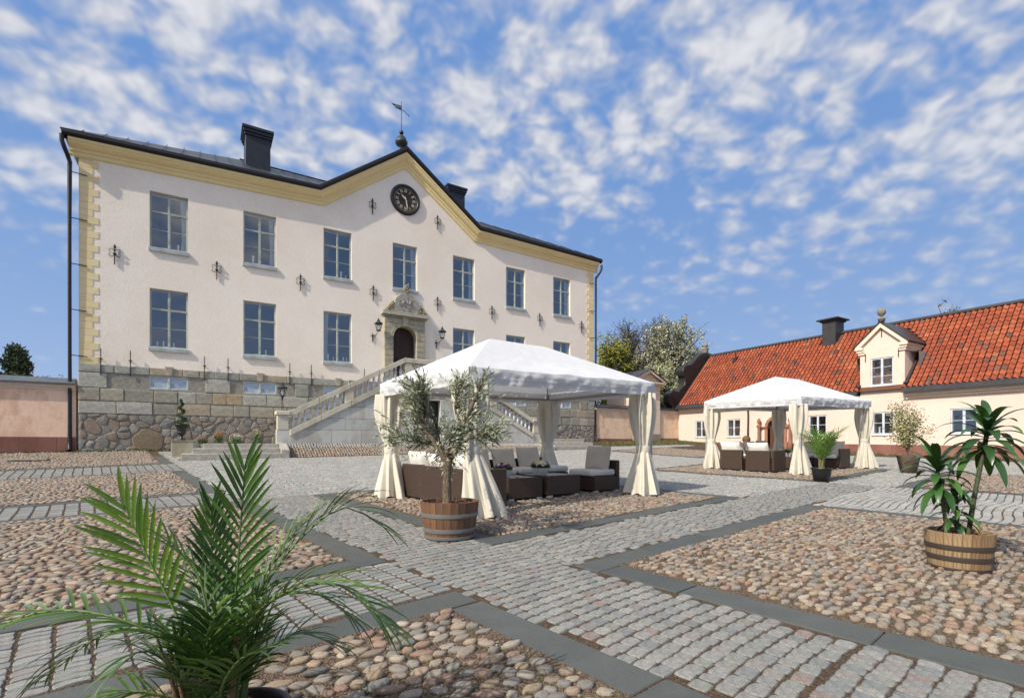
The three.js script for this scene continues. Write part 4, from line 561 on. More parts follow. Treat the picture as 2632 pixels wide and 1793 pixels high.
// ---------------------------------------------------------------- low wing with the red roof, garden walls, gatehouse
const UB = 28.9;
const creamM = plaster(0.75, 0.60, 0.505), creamS = plaster(0.78, 0.64, 0.50, T.plaster, 0.002), redPl = [[0.26, 0.115, 0.085], [0.29, 0.13, 0.095], [0.24, 0.105, 0.08]].map(c => M(...c, { map: T.stain, bumpMap: T.graniteB, bumpScale: 0.003, roughness: 0.85 }));
const paleBlueM = M(0.66, 0.71, 0.76, { map: T.metal, roughness: 0.55 }), fascM = M(0.045, 0.04, 0.04, { map: T.metal, roughness: 0.5 });
{
  const w = thing('tiled_wing', 'low cream wing with orange tiled roof, dormer and red stone base', 'building');
  const fp = (a, b, o) => P3(UB - o, b, a);                   // a = v
  const V0 = -1, V1 = 24.5, DC = 11.89, DH = 0.97;
  const WV = [22.6, 20.14, 14.98, 11.83, 8.7, 5.6, 2.5], WY = [1.78, 2.9], ww = 0.96;
  { // facade with the dormer front in one plane; shape x runs to the viewer's right (towards small v)
    const X = v => -v, sh = new THREE.Shape([[X(V1), 0.2], [X(V0), 0.2], [X(V0), 3.62], [X(DC - DH), 3.62], [X(DC - DH), 6.2], [X(DC), 7.2], [X(DC + DH), 6.2], [X(DC + DH), 3.62], [X(V1), 3.62]].map(p => new THREE.Vector2(...p)));
    const hole = (v, y0, y1, hw) => sh.holes.push(new THREE.Path([[X(v) - hw, y0], [X(v) - hw, y1], [X(v) + hw, y1], [X(v) + hw, y0]].map(p => new THREE.Vector2(...p))));
    for (const v of WV) hole(v, WY[0], WY[1], ww / 2); hole(DC, 4.24, 5.62, 0.5); hole(17.35, 0.9, 2.75, 0.5);
    const g = new THREE.ExtrudeGeometry(sh, { depth: 0.45, bevelEnabled: false }); g.rotateY(-Math.PI / 2); g.translate(UB + 0.45, 0, 0); part(w, 'wall', uvBox(g), creamM);
  }
  for (const v of WV) makeWindow(w, { w: ww, h: WY[1] - WY[0], rows: [0.52], fm: paleBlueM, at: P3(UB, WY[0], v), rot: -Math.PI / 2, back: -0.03, fw: 0.07, mw: 0.1, sill: { h: 0.05, out: 0.05 }, sm: paleBlueM, vase: v === 20.14 ? [[0.28, 0.7]] : v === 11.83 ? [[-0.25, 1]] : null });
  makeWindow(w, { w: 1.0, h: 1.38, rows: [0.34, 0.66], fm: paleBlueM, at: P3(UB, 4.24, DC), rot: -Math.PI / 2, back: -0.03, fw: 0.07, mw: 0.1, sill: { h: 0.05, out: 0.05 }, sm: paleBlueM, vase: [[0.3, 0.6]] });
  // red stone base in blocks
  reseed(140); { let v = 24.45; while (v > -0.9) { const e = v - rr(0.75, 1.0); const g0 = H(UB, v); if (!(v > 16.8 && e < 17.9)) part(w, 'base_block', stone([[v - 0.004, g0 - 0.15], [e + 0.004, g0 - 0.15], [e + 0.004, mixn(1.22, 1.48, Math.max(0, (e - 8) / 16))], [v - 0.004, mixn(1.22, 1.48, Math.max(0, (v - 8) / 16))]], 0.03, 0.008, fp), pick(redPl)); v = e; } }
  // eaves: cornice board, black sheet strip
  const segs = [[V0, DC - DH - 0.02], [DC + DH + 0.02, V1 + 0.05]];
  for (const [a, b] of segs) { part(w, 'cornice', merge([bx(UB - 0.1, UB + 0.3, 3.5, 3.622, a, b), bx(UB - 0.24, UB + 0.3, 3.624, 3.77, a, b)]), creamS); part(w, 'eaves_sheet', solid([[P3(UB - 0.42, 3.76, a), P3(UB - 0.42, 3.82, a), P3(UB - 0.1, 4.16, a), P3(UB - 0.1, 3.9, a)], [P3(UB - 0.42, 3.76, b), P3(UB - 0.42, 3.82, b), P3(UB - 0.1, 4.16, b), P3(UB - 0.1, 3.9, b)], [P3(UB - 0.42, 3.76, a), P3(UB - 0.42, 3.82, a), P3(UB - 0.42, 3.82, b), P3(UB - 0.42, 3.76, b)], [P3(UB - 0.42, 3.82, a), P3(UB - 0.1, 4.16, a), P3(UB - 0.1, 4.16, b), P3(UB - 0.42, 3.82, b)], [P3(UB - 0.42, 3.76, a), P3(UB - 0.1, 3.9, a), P3(UB - 0.1, 3.9, b), P3(UB - 0.42, 3.76, b)]]), fascM); }
  // roof body under the tiles
  const RU = UB + 3.35, RY = 7.84, EU = UB - 0.2, EY = 4.02, sl = (RY - EY) / (RU - EU), L = Math.hypot(RU - EU, RY - EY);
  const roof = part(w, 'roof', solid([[P3(EU, EY - 0.03, V0), P3(RU, RY - 0.04, V0), P3(RU, RY - 0.04, V1), P3(EU, EY - 0.03, V1)], [P3(RU, RY - 0.04, V0), P3(RU + 3.6, EY, V0), P3(RU + 3.6, EY, V1), P3(RU, RY - 0.04, V1)], [P3(EU, EY - 0.03, V0), P3(RU, RY - 0.04, V0), P3(RU + 3.6, EY, V0)], [P3(EU, EY - 0.03, V1), P3(RU, RY - 0.04, V1), P3(RU + 3.6, EY, V1)]]), M(0.12, 0.05, 0.03, { roughness: 1 }));
  const tg = (() => { // one pantile: x across 0..w, y up the slope 0..l
    const W = 0.205, l = 0.40, n = 8, a = [], z = t => 0.034 * Math.sin(t * TAU + 0.6) + (t > 0.8 ? (t - 0.8) * 0.2 : 0); const tri = (...p) => p.forEach(q => a.push(...q)); const f = []; for (let i = 0; i <= n; i++) f.push([(i / n - 0.5) * W * 1.08, z(i / n)]);
    for (let i = 0; i < n; i++) { const [x0, z0] = f[i], [x1, z1] = f[i + 1], s0 = 0.03 * Math.sin(Math.PI * i / n), s1 = 0.03 * Math.sin(Math.PI * (i + 1) / n); const A = [x0, -s0, z0 + 0.045], B = [x1, -s1, z1 + 0.045], C = [x1, l, z1], D = [x0, l, z0], E = [x0, -s0, z0 + 0.012], F = [x1, -s1, z1 + 0.012]; tri(A, B, C, A, C, D, E, F, B, E, B, A); }
    const g = new THREE.BufferGeometry(); g.setAttribute('position', new THREE.Float32BufferAttribute(a, 3)); g.computeVertexNormals(); return uvBox(g);
  })();
  const tcol = [[0.433, 0.143, 0.063], [0.415, 0.115, 0.046], [0.388, 0.099, 0.040], [0.379, 0.089, 0.035], [0.361, 0.084, 0.033], [0.333, 0.079, 0.036], [0.307, 0.076, 0.040], [0.154, 0.068, 0.048], [0.207, 0.095, 0.063]];
  const tm = tcol.map(c => M(...c, { map: T.clay, roughness: 0.8 })), tall = M(1, 1, 1, { map: T.clay, roughness: 0.8 });
  const ang = Math.atan2(RY - EY, RU - EU), list = []; reseed(2222);
  const bas = new THREE.Matrix4();
  for (let r = 0; r < 17; r++) { const s = 0.02 + r * (L - 0.2) / 16.4; for (let c = 0; ; c++) { const v = V0 + 0.12 + c * 0.23; if (v > V1 - 0.1) break; const u = EU + Math.cos(ang) * s, y = EY + Math.sin(ang) * s; if (Math.abs(v - DC) < 1.42 && y < 7.3 - Math.max(0, Math.abs(v - DC) - 0.1) * 0.95 && Math.abs(v - DC) < 1.02 + Math.max(0, (y - 5.6)) * 0.2) continue; if (v > 15.1 && v < 16.15 && y > 7.15) continue;
    const j = rr(-0.012, 0.012); // x axis along -v (towards the viewer's right), y up the slope, z out
    const X = new THREE.Vector3(0, 0, 1), Y = new THREE.Vector3(Math.cos(ang), Math.sin(ang), 0), Z = new THREE.Vector3().crossVectors(X, Y); bas.makeBasis(X, Y, Z); bas.setPosition(u + Z.x * 0.012, y + Z.y * 0.012, -v + rr(-0.006, 0.006) + 0.02 * PN.noise(v * 0.7, y * 1.5, 2)); const m = bas.clone(); m.multiply(new THREE.Matrix4().makeRotationZ(rr(-0.02, 0.02))); m.multiply(new THREE.Matrix4().makeTranslation(0, j, rr(0, 0.008)));
    const t = rnd(), pw = 0.5 + 0.9 * fbm3(v * 0.45, y * 0.8, 3, 3); list.push({ m, z: seen(u, v, y) ? u * SY + v * CY : 99, k: t < 0.025 + 0.06 * Math.max(0, pw - 0.5) ? 7 : t < 0.06 + 0.14 * Math.max(0, pw - 0.5) ? 8 : Math.min(6, Math.max(0, Math.floor(7 * (0.5 + (pw - 0.5) * 0.9 + rr(-0.3, 0.3))))), s: rr(0.78, 1.12) }); } }
  list.sort((a, b) => a.z - b.z);
  for (const o of list.slice(0, 300)) { const m = part(roof, 'tile', tg, tm[o.k]); o.m.decompose(m.position, m.quaternion, m.scale); }
  const rest = list.slice(300); for (const o of rest) o.c = RGB(...tcol[o.k]).multiplyScalar(o.s); instanced(tg, tall, rest, 'tiles', roof);
  part(roof, 'ridge_cap', merge([limb([P3(RU, RY + 0.05, V0), P3(RU, RY + 0.05, 12), P3(RU, RY + 0.05, V1)], [0.11, 0.11], 8, 4)]), fascM);
  part(roof, 'chimney', merge([bx(RU - 0.7, RU + 0.3, 6.9, 8.6, 15.35, 16.1, 0.02), bx(RU - 0.78, RU + 0.38, 8.55, 8.64, 15.27, 16.18, 0.01), bx(RU - 0.92, RU + 0.5, 8.642, 8.72, 15.12, 16.33, 0.01)]), fascM); part(roof, 'roof_vent', merge([bx(RU - 0.9, RU - 0.6, 6.7, 7.3, 21.7, 21.95), bx(RU - 0.78, RU - 0.72, 7.2, 7.75, 21.78, 21.86)]), fascM);
  // dormer: cheeks, roof, mouldings
  const dm = (s) => DC + s * (DH - 0.001);
  for (const s of [-1, 1]) { part(w, 'dormer_cheek', solid([[P3(UB + 0.45, 3.9, dm(s)), P3(UB + 0.45, 6.2, dm(s)), P3(UB + 2.05, 6.2, dm(s))], [P3(UB + 0.45, 3.9, dm(s) - s * 0.15), P3(UB + 0.45, 6.2, dm(s) - s * 0.15), P3(UB + 2.05, 6.2, dm(s) - s * 0.15)], [P3(UB + 0.45, 3.9, dm(s)), P3(UB + 2.05, 6.2, dm(s)), P3(UB + 2.05, 6.2, dm(s) - s * 0.15), P3(UB + 0.45, 3.9, dm(s) - s * 0.15)]]), creamM); part(w, 'flashing', limb([P3(UB - 0.12, 4.2, dm(s) + s * 0.07), P3(UB + 1, 5.34, dm(s) + s * 0.07), P3(UB + 2.0, 6.4, dm(s) + s * 0.07)], [0.085, 0.085], 5, 3), fascM);
    part(w, 'dormer_cornice', merge([bx(UB - 0.07, UB + 1.9, 5.86, 5.98, ...[dm(s) + s * 0.07, dm(s) - s * (0.22)].sort((a, b) => a - b)), bx(UB - 0.12, UB + 1.95, 5.982, 6.1, ...[dm(s) + s * 0.12, dm(s) - s * 0.2].sort((a, b) => a - b)), bx(UB - 0.18, UB + 2, 6.102, 6.24, ...[dm(s) + s * 0.18, dm(s) - s * 0.18].sort((a, b) => a - b))]), creamS);
    const top = 7.42, foot = 6.24, fv = dm(s) + s * 0.2; part(w, 'dormer_rake', solid([[P3(UB - 0.16, top - 0.3, DC), P3(UB - 0.16, top - 0.04, DC), P3(UB - 0.16, foot + 0.02, fv), P3(UB - 0.16, foot, fv - s * 0.25)], [P3(UB + 0.1, top - 0.3, DC), P3(UB + 0.1, top - 0.04, DC), P3(UB + 0.1, foot + 0.02, fv), P3(UB + 0.1, foot, fv - s * 0.25)], [P3(UB - 0.16, top - 0.3, DC), P3(UB + 0.1, top - 0.3, DC), P3(UB + 0.1, foot, fv - s * 0.25), P3(UB - 0.16, foot, fv - s * 0.25)]]), creamS);
    part(w, 'dormer_roof', solid([[P3(UB - 0.22, top, DC), P3(UB + 3.0, top, DC), P3(UB + 2.2, foot + 0.02, fv + s * 0.06), P3(UB - 0.22, foot + 0.02, fv + s * 0.06)], [P3(UB - 0.22, top - 0.05, DC), P3(UB + 3.0, top - 0.05, DC), P3(UB + 2.2, foot - 0.03, fv + s * 0.06), P3(UB - 0.22, foot - 0.03, fv + s * 0.06)], [P3(UB - 0.22, top, DC), P3(UB - 0.22, top - 0.05, DC), P3(UB - 0.22, foot - 0.03, fv + s * 0.06), P3(UB - 0.22, foot + 0.02, fv + s * 0.06)]]), M(0.055, 0.05, 0.048, { map: T.metal, roughness: 0.4, metalness: 0.3 })); }
  part(w, 'finial', lathe([[0.001, 7.4], [0.14, 7.4], [0.14, 7.52], [0.17, 7.53], [0.17, 7.57], [0.05, 7.62], [0.05, 7.68], [0.15, 7.76], [0.19, 7.88], [0.16, 8.0], [0.08, 8.07], [0.001, 8.09]], 14).translate(UB - 0.02, 0, -DC), stoneM(0.26, 0.24, 0.2));
  for (const [v, y] of [[DC, 6.85], [DC - 0.72, 5.75], [DC + 0.72, 5.7]]) part(w, 'iron_tie', bx(UB - 0.04, UB + 0.01, y - 0.2, y + 0.2, v - 0.015, v + 0.015), ironM);
  // arched door in red sandstone
  { const dv = 17.35, rs = [[0.40, 0.19, 0.12], [0.36, 0.165, 0.105]].map(c => stoneM(...c)), sp = 2.3, f2 = (a, b, o) => P3(UB - 0.02 - o, b, a); for (let k = 0; k < 9; k++) { const a = Math.PI * k / 9, b = Math.PI * (k + 1) / 9; part(w, 'voussoir', stone([[dv + Math.cos(a) * 0.5, sp + Math.sin(a) * 0.5], [dv + Math.cos(a) * 0.68, sp + Math.sin(a) * 0.68], [dv + Math.cos(b) * 0.68, sp + Math.sin(b) * 0.68], [dv + Math.cos(b) * 0.5, sp + Math.sin(b) * 0.5]], 0.06, 0.01, f2, 0, 0.3), rs[k % 2]); }
    const gd = H(UB, dv); for (const s of [-1, 1]) { part(w, 'door_jamb', merge([bx(UB - 0.07, UB + 0.3, gd, sp, ...[dv + s * 0.5, dv + s * 0.68].sort((a, b) => a - b), 0.01)]), rs[0]); part(w, 'door_column', lathe([[0.001, gd], [0.14, gd], [0.14, gd + 0.35], [0.11, gd + 0.4], [0.09, gd + 0.5], [0.08, 2.25], [0.13, 2.32], [0.13, 2.45], [0.1, 2.46], [0.04, 2.5], [0.1, 2.6], [0.11, 2.72], [0.05, 2.85], [0.001, 2.88]], 12).translate(UB - 0.2, 0, -(dv + s * 0.95)), rs[1]); part(w, 'impost', bx(UB - 0.12, UB, sp - 0.02, sp + 0.06, ...[dv + s * 0.5, dv + s * 1.05].sort((a, b) => a - b)), rs[0]); }
    const dr = part(w, 'door', bx(UB + 0.2, UB + 0.24, gd, 2.85, dv - 0.52, dv + 0.52), M(0.14, 0.06, 0.03, { map: T.wood, roughness: 0.6 })); for (let k = 0; k < 7; k++) part(dr, 'plank', (() => { const g = bl(-0.045, 0.045, -0.62, 0.62, 0, 0.02, 0.004); g.rotateZ(-0.7); g.rotateY(-Math.PI / 2); g.translate(UB + 0.2, gd + 0.55 + k * 0.2, -dv); return g; })(), M(0.17, 0.07, 0.035, { map: T.wood, roughness: 0.6 })); }
  part(w, 'downpipe', limb([P3(UB - 0.3, 3.7, 19.1), P3(UB - 0.1, 3.4, 19.1), P3(UB - 0.1, 2, 19.1), P3(UB - 0.1, H(UB, 19.1), 19.1)], [0.05, 0.05], 8, 12), M(0.05, 0.03, 0.025, { roughness: 0.5 }));
  // curved gable end sheathed in black
  { const s = new THREE.Shape(), pts = [[28.3, 3.7], [28.3, 3.95], [28.0, 4.25], [28.02, 4.75], [28.35, 5.05], [28.85, 5.0], [29.1, 5.2], [29.55, 5.55], [29.62, 6.05], [29.45, 6.3], [29.4, 6.65], [29.7, 6.95], [30.3, 7.1], [31.1, 7.75], [31.75, 8.05], [32.5, 8.05], [33.5, 7.3], [36, 4], [36, 3.7]]; s.moveTo(...pts[0]); s.splineThru(pts.slice(1, 16).map(p => new THREE.Vector2(...p))); for (const p of pts.slice(16)) s.lineTo(...p); s.closePath(); const g = new THREE.ExtrudeGeometry(s, { depth: 0.5, bevelEnabled: true, bevelSize: 0.05, bevelThickness: 0.04, bevelSegments: 2 }); g.translate(0, 0, -V1 - 0.55); part(w, 'gable_end', uvBox(g), M(0.03, 0.027, 0.027, { map: T.metal, roughness: 0.42 })); part(w, 'finial', lathe([[0.001, 8.0], [0.22, 8.0], [0.22, 8.4], [0.26, 8.42], [0.26, 8.5], [0.08, 8.54], [0.17, 8.62], [0.2, 8.74], [0.14, 8.88], [0.001, 8.94]], 12).translate(RU - 0.1, 0, -V1 - 0.3), stoneM(0.30, 0.27, 0.22)); part(w, 'end_wall', bx(UB, 35.5, 0.5, 3.75, V1, V1 + 0.4), creamM); }
  rebase(w, UB, H(UB, 12), 12);
}
function gardenWall(label, u0, u1, y0, top, capC, wallM) {
  const w = thing('garden_wall', label, 'wall', 'walls beside the castle'); reseed(Math.round(u0 * 31 + 900));
  part(w, 'wall', bx(u0, u1, 0.5, top, VF - 0.02, VF + 0.42), wallM);
  part(w, 'moulding', merge([bx(u0, u1, top - 0.2, top - 0.12, VF - 0.05, VF - 0.02), bx(u0, u1, top - 0.118, top, VF - 0.09, VF - 0.02)]), creamS);
  let u = u0; while (u < u1 - 0.01) { const e = Math.min(u1, u + rr(0.85, 1.1)); const V = P3, A = [V(u, top + 0.002, VF - 0.18), V(u, top + 0.05, VF - 0.18), V(u, top + 0.26, VF + 0.2), V(u, top + 0.05, VF + 0.58), V(u, top + 0.002, VF + 0.58)], B = A.map(p => p.clone().setX(e - 0.006)), f = [A, B]; for (let k = 0; k < 5; k++) { const j = (k + 1) % 5; f.push([A[k], A[j], B[j], B[k]]); } part(w, 'coping', solid(f), capC); u = e; }
  u = u0; while (u < u1 - 0.01) { let e = Math.min(u1, u + rr(0.95, 1.2)); if (u1 - e < 0.3) e = u1; part(w, 'base_block', stone([[u + 0.005, 0.7], [e - 0.005, 0.7], [e - 0.005, y0], [u + 0.005, y0]], 0.02, 0.006, (a, b, o) => P3(a, b, VF - 0.02 - o)), pick(redPl)); u = e; }
  return rebase(w, (u0 + u1) / 2, H((u0 + u1) / 2, VF), VF);
}
gardenWall('salmon garden wall with grey coping left of the castle', -14, -4.1, 1.56, 3.5, M(0.13, 0.15, 0.17, { map: T.metal, roughness: 0.5, metalness: 0.2 }), plaster(0.92, 0.64, 0.46, T.stain));
gardenWall('cream garden wall between the castle and the gatehouse', 21.1, 24.38, 1.66, 3.62, fascM, plaster(0.90, 0.66, 0.46, T.stain));
gardenWall('cream garden wall between the gatehouse and the tiled wing', 26.92, 28.88, 1.72, 3.66, fascM, plaster(0.90, 0.66, 0.46, T.stain));
{ const g = thing('gatehouse', 'small cream gatehouse with pediment behind the garden wall', 'gatehouse'); const gc = 25.65; part(g, 'wall', bx(24.4, 26.9, 0.8, 5.3, VF - 0.1, VF + 2.5), creamM); reseed(5); for (let y = 2.0; y < 5.2; y += 0.33) part(g, 'rustic_block', bx(24.39, 26.91, y + 0.004, y + 0.326, VF - 0.125, VF - 0.06, 0.012), creamS);
  part(g, 'base', bx(24.37, 26.93, 0.8, 1.98, VF - 0.16, VF - 0.05, 0.01), stoneM(0.34, 0.30, 0.25)); part(g, 'cornice', merge([bx(24.2, 27.1, 5.3, 5.42, VF - 0.25, VF + 2.5), bx(24.0, 27.3, 5.422, 5.52, VF - 0.4, VF + 2.55)]), creamS);
  const tri = (d, v) => [P3(24.0 + d, 5.52 + d * 0.15, v), P3(27.3 - d, 5.52 + d * 0.15, v), P3(gc, 6.35 - d * 0.5, v)]; part(g, 'pediment', solid([tri(0.25, VF - 0.15), tri(0.25, VF + 2.4), [tri(0.25, VF - 0.15)[0], tri(0.25, VF - 0.15)[1], tri(0.25, VF + 2.4)[1], tri(0.25, VF + 2.4)[0]]]), creamS);
  for (const s of [-1, 1]) { const e = gc + s * 1.72; part(g, 'rake', solid([[P3(e, 5.5, VF - 0.42), P3(gc, 6.36, VF - 0.42), P3(gc, 6.14, VF - 0.42), P3(e - s * 0.35, 5.5, VF - 0.42)], [P3(e, 5.5, VF - 0.1), P3(gc, 6.36, VF - 0.1), P3(gc, 6.14, VF - 0.1), P3(e - s * 0.35, 5.5, VF - 0.1)], [P3(e, 5.5, VF - 0.42), P3(e, 5.5, VF - 0.1), P3(gc, 6.36, VF - 0.1), P3(gc, 6.36, VF - 0.42)]]), creamS); part(g, 'roof', solid([[P3(e + s * 0.08, 5.49, VF - 0.48), P3(gc, 6.4, VF - 0.48), P3(gc, 6.4, VF + 2.6), P3(e + s * 0.08, 5.49, VF + 2.6)], [P3(e + s * 0.08, 5.45, VF - 0.48), P3(gc, 6.365, VF - 0.48), P3(gc, 6.365, VF + 2.6), P3(e + s * 0.08, 5.45, VF + 2.6)]]), fascM); }
  rebase(g, gc, H(gc, VF), VF); }

// ---------------------------------------------------------------- pavilions and their wicker furniture
const canvasM = M(0.74, 0.74, 0.74, { phys: true, map: T.fabric, transmission: 0.28, thickness: 0, roughness: 1 }), curtM = M(0.74, 0.69, 0.57, { phys: true, map: T.fabric, transmission: 0.12, thickness: 0, roughness: 1 }), steelM = M(0.30, 0.29, 0.27, { roughness: 0.5 });
const wickM = M(0.16, 0.10, 0.07, { map: T.wicker, bumpMap: T.wickerB, bumpScale: 0.01, roughness: 0.5 }), cushM = M(0.62, 0.55, 0.46, { map: T.fabric, roughness: 1 }), cushW = M(0.74, 0.70, 0.63, { map: T.fabric, roughness: 1 }), footM = M(0.55, 0.55, 0.53, { roughness: 0.4 });
const uvScale = (g, a, b) => { const uv = g.attributes.uv; for (let i = 0; i < uv.count; i++) uv.setXY(i, uv.getX(i) * a, uv.getY(i) * b); return g; };
function frameOf(F, th) { const c = Math.cos(th), s = Math.sin(th); return { uv: (x, b) => [F[0] + x * c - b * s, F[1] + x * s + b * c], th }; }
function pavilion(label, F, th, topF, su, sv, ridgeY, sd) {
  const a = 4.28, B = 3.085, fr = frameOf(F, th), y0 = H(...F), t = thing('garden_pavilion', label, 'pavilion', 'white pavilions in the court', F[0], y0, F[1], th), V = (x, y, b) => new THREE.Vector3(x, y, -b);
  const top = (x, b) => topF + su * x + sv * b - y0, gl = (x, b) => H(...fr.uv(x, b)) - y0; reseed(sd);
  const C = [[0, 0], [a, 0], [a, B], [0, B]], R0 = V(a / 2 - 0.68, ridgeY - y0, B / 2), R1 = V(a / 2 + 0.68, ridgeY + 0.01 - y0, B / 2), nz = sd * 0.13;
  const faces = [[0, 1, R0, R1], [1, 2, R1, R1], [2, 3, R1, R0], [3, 0, R0, R0]], cg = [];
  for (const [i, j, p, q] of faces) { const e0 = V(C[i][0], top(...C[i]), C[i][1]), e1 = V(C[j][0], top(...C[j]), C[j][1]); cg.push(uvScale(surf(64, 22, (s, tt) => { const x = e0.clone().lerp(e1, s).lerp(p.clone().lerp(q, s), tt); const sag = Math.sin(Math.PI * Math.min(1, tt)) * Math.sin(Math.PI * s); x.y -= 0.055 * sag * (1 - 0.3 * tt); x.y += 0.022 * (1 - tt) * Math.sin(Math.PI * s) * PN.noise(s * 9 + nz, tt * 3, i) + 0.014 * sag * PN.noise(s * 16, tt * 9, nz + i) + 0.012 * Math.pow(1 - tt, 3) * Math.min(1, Math.sin(Math.PI * s) * 5) * PN.noise(s * 34, tt * 4, nz + i * 3); return x; }), 4, 2.2)); }
  for (const [i, j] of faces) { const e0 = V(C[i][0], top(...C[i]), C[i][1]), e1 = V(C[j][0], top(...C[j]), C[j][1]), d = e1.clone().sub(e0).normalize(), out = new THREE.Vector3(-d.z, 0, d.x).negate(); if (out.dot(e0.clone().add(e1).multiplyScalar(0.5).sub(V(a / 2, 0, B / 2))) < 0) out.negate();
    cg.push(uvScale(surf(90, 12, (s, tt) => { const x = e0.clone().lerp(e1, s), ed = Math.sin(Math.PI * s); x.y -= tt * 0.245 - 0.022 * (1 - tt) * ed * PN.noise(s * 9 + nz, 0, i); const w = PN.noise(s * 26 + i * 5 + nz, tt * 1.6, 3) * 0.035 + PN.noise(s * 60, tt * 3 + i, nz) * 0.012; return x.addScaledVector(out, (0.012 + (tt > 0.55 ? 0.012 : 0) + 0.022 * Math.sin(Math.PI * Math.min(1, tt * 1.4)) + w * Math.min(1, tt * 3)) * Math.min(1, ed * 8)); }), 4, 0.25)); }
  part(t, 'canopy', merge(cg), canvasM);
  for (const [k, [x, b]] of C.entries()) { // posts, beams, curtains
    const ix = x ? x - 0.06 : 0.06, ib = b ? b - 0.06 : 0.06, g = gl(ix, ib); part(t, 'post', bl(ix - 0.028, ix + 0.028, g, top(ix, ib) - 0.03, -ib - 0.028, -ib + 0.028, 0.004), steelM);
    const cx = x ? x - 0.16 : 0.16, cb = b ? b - 0.15 : 0.15, yb = gl(cx, cb) + 0.03, yt = top(cx, cb) - 0.2, hh = yt - yb, tie = (sd === 11 && k === 0 ? 0.93 : 0.86) / hh, ph = rr(0, 6), fl = rr(0.9, 1.15);
    const R = q => { if (q < tie) { const z = 1 - q / tie; return 0.112 + 0.155 * fl * Math.pow(z, 0.8); } const z = (q - tie) / (1 - tie); return 0.112 + 0.085 * Math.sin(Math.min(1, z * 1.25) * Math.PI / 2) + 0.02 * Math.sin(z * 3); };
    const sx = k % 2 ? 0.95 : 1.1, sz = k % 2 ? 1.0 : 0.85, lean = sd === 11 && k === 0 ? 0.14 : 0.03;
    const cu = part(t, 'curtain', uvScale(surf(150, 44, (s, q) => { const th2 = s * TAU, dist = Math.abs(q - tie), am = 0.05 + 0.3 * Math.min(1, dist * 2.6), r = R(q) * (1 + am * Math.sin(8 * th2 + ph + 0.9 * Math.sin(q * 4 + ph)) * (0.75 + 0.35 * Math.sin(3 * th2 + ph * 2)) + am * 0.45 * Math.sin(3 * th2 - ph + q) + am * 0.22 * Math.sin(19 * th2 + ph * 3 + 2 * q)); const z = Math.max(0, 1 - q / tie); return V(cx + Math.cos(th2) * r * sx + (x ? -1 : 1) * lean * z, yb + q * hh + (q < 0.01 ? 0.025 * Math.sin(5 * th2 + ph) : 0), cb + Math.sin(th2) * r * sz - lean * z); }), 1.4, 1.9), curtM);
    part(cu, 'tie_band', lathe([[0.112, -0.07], [0.13, -0.06], [0.132, 0.06], [0.112, 0.07]], 20).scale(sx * 1.04, 1, sz * 1.06).translate(cx, yb + tie * hh, -cb), curtM);
  }
  for (const [i, j] of [[0, 1], [1, 2], [2, 3], [3, 0]]) { const p = C[i], q = C[j]; const m = [(p[0] + q[0]) / 2, (p[1] + q[1]) / 2], L = Math.hypot(q[0] - p[0], q[1] - p[1]) - 0.06, g = bl(-L / 2, L / 2, -0.03, 0.03, -0.018, 0.018); if (p[0] === q[0]) g.rotateY(Math.PI / 2); const tilt = p[0] === q[0] ? 0 : Math.atan(su); g.rotateZ(tilt); g.translate(m[0] + (p[0] === q[0] ? (m[0] ? -0.06 : 0.06) : 0), top(...m) - 0.16, -(m[1] + (p[1] === q[1] ? (m[1] ? -0.06 : 0.06) : 0))); part(t, 'beam', g, steelM); }
  for (const [x, b] of C) { const r = x ? R1 : R0, ix = x ? x - 0.1 : 0.1, ib = b ? b - 0.1 : 0.1; part(t, 'rafter', limb([V(ix, top(ix, ib) - 0.09, ib), V(ix, top(ix, ib) - 0.09, ib).lerp(r, 0.5).setY(mixn(top(ix, ib), r.y, 0.5) - 0.16), r.clone().setY(r.y - 0.07)], [0.013, 0.013], 5, 4), steelM); }
  return { t, fr, gl, y0 };
}
function pillow(w, h, t) { const g = []; for (const s of [-1, 1]) g.push(surf(14, 14, (a, b) => { const x = (s > 0 ? a : 1 - a) * 2 - 1, y = b * 2 - 1, e = Math.pow(Math.max(0, (1 - x ** 4) * (1 - y ** 4)), 0.45), pinch = 1 - 0.05 * (1 - x * x) * Math.abs(y) ** 3 - 0.0; return new THREE.Vector3(x * w / 2 * (1 - 0.045 * (1 - y * y)), y * h / 2 * (1 - 0.05 * (1 - x * x)), s * t / 2 * e * (1 + 0.12 * PN.noise(x * 2.3 + w * 7, y * 2.3, s + h))); }, 0.6)); return merge(g); }
const pillows = [pillow(0.66, 0.52, 0.2), pillow(0.62, 0.5, 0.19), pillow(0.64, 0.54, 0.22)], seatG = (() => { const g = new RoundedBoxGeometry(0.72, 0.13, 0.66, 3, 0.05); return uvBox(g); })();
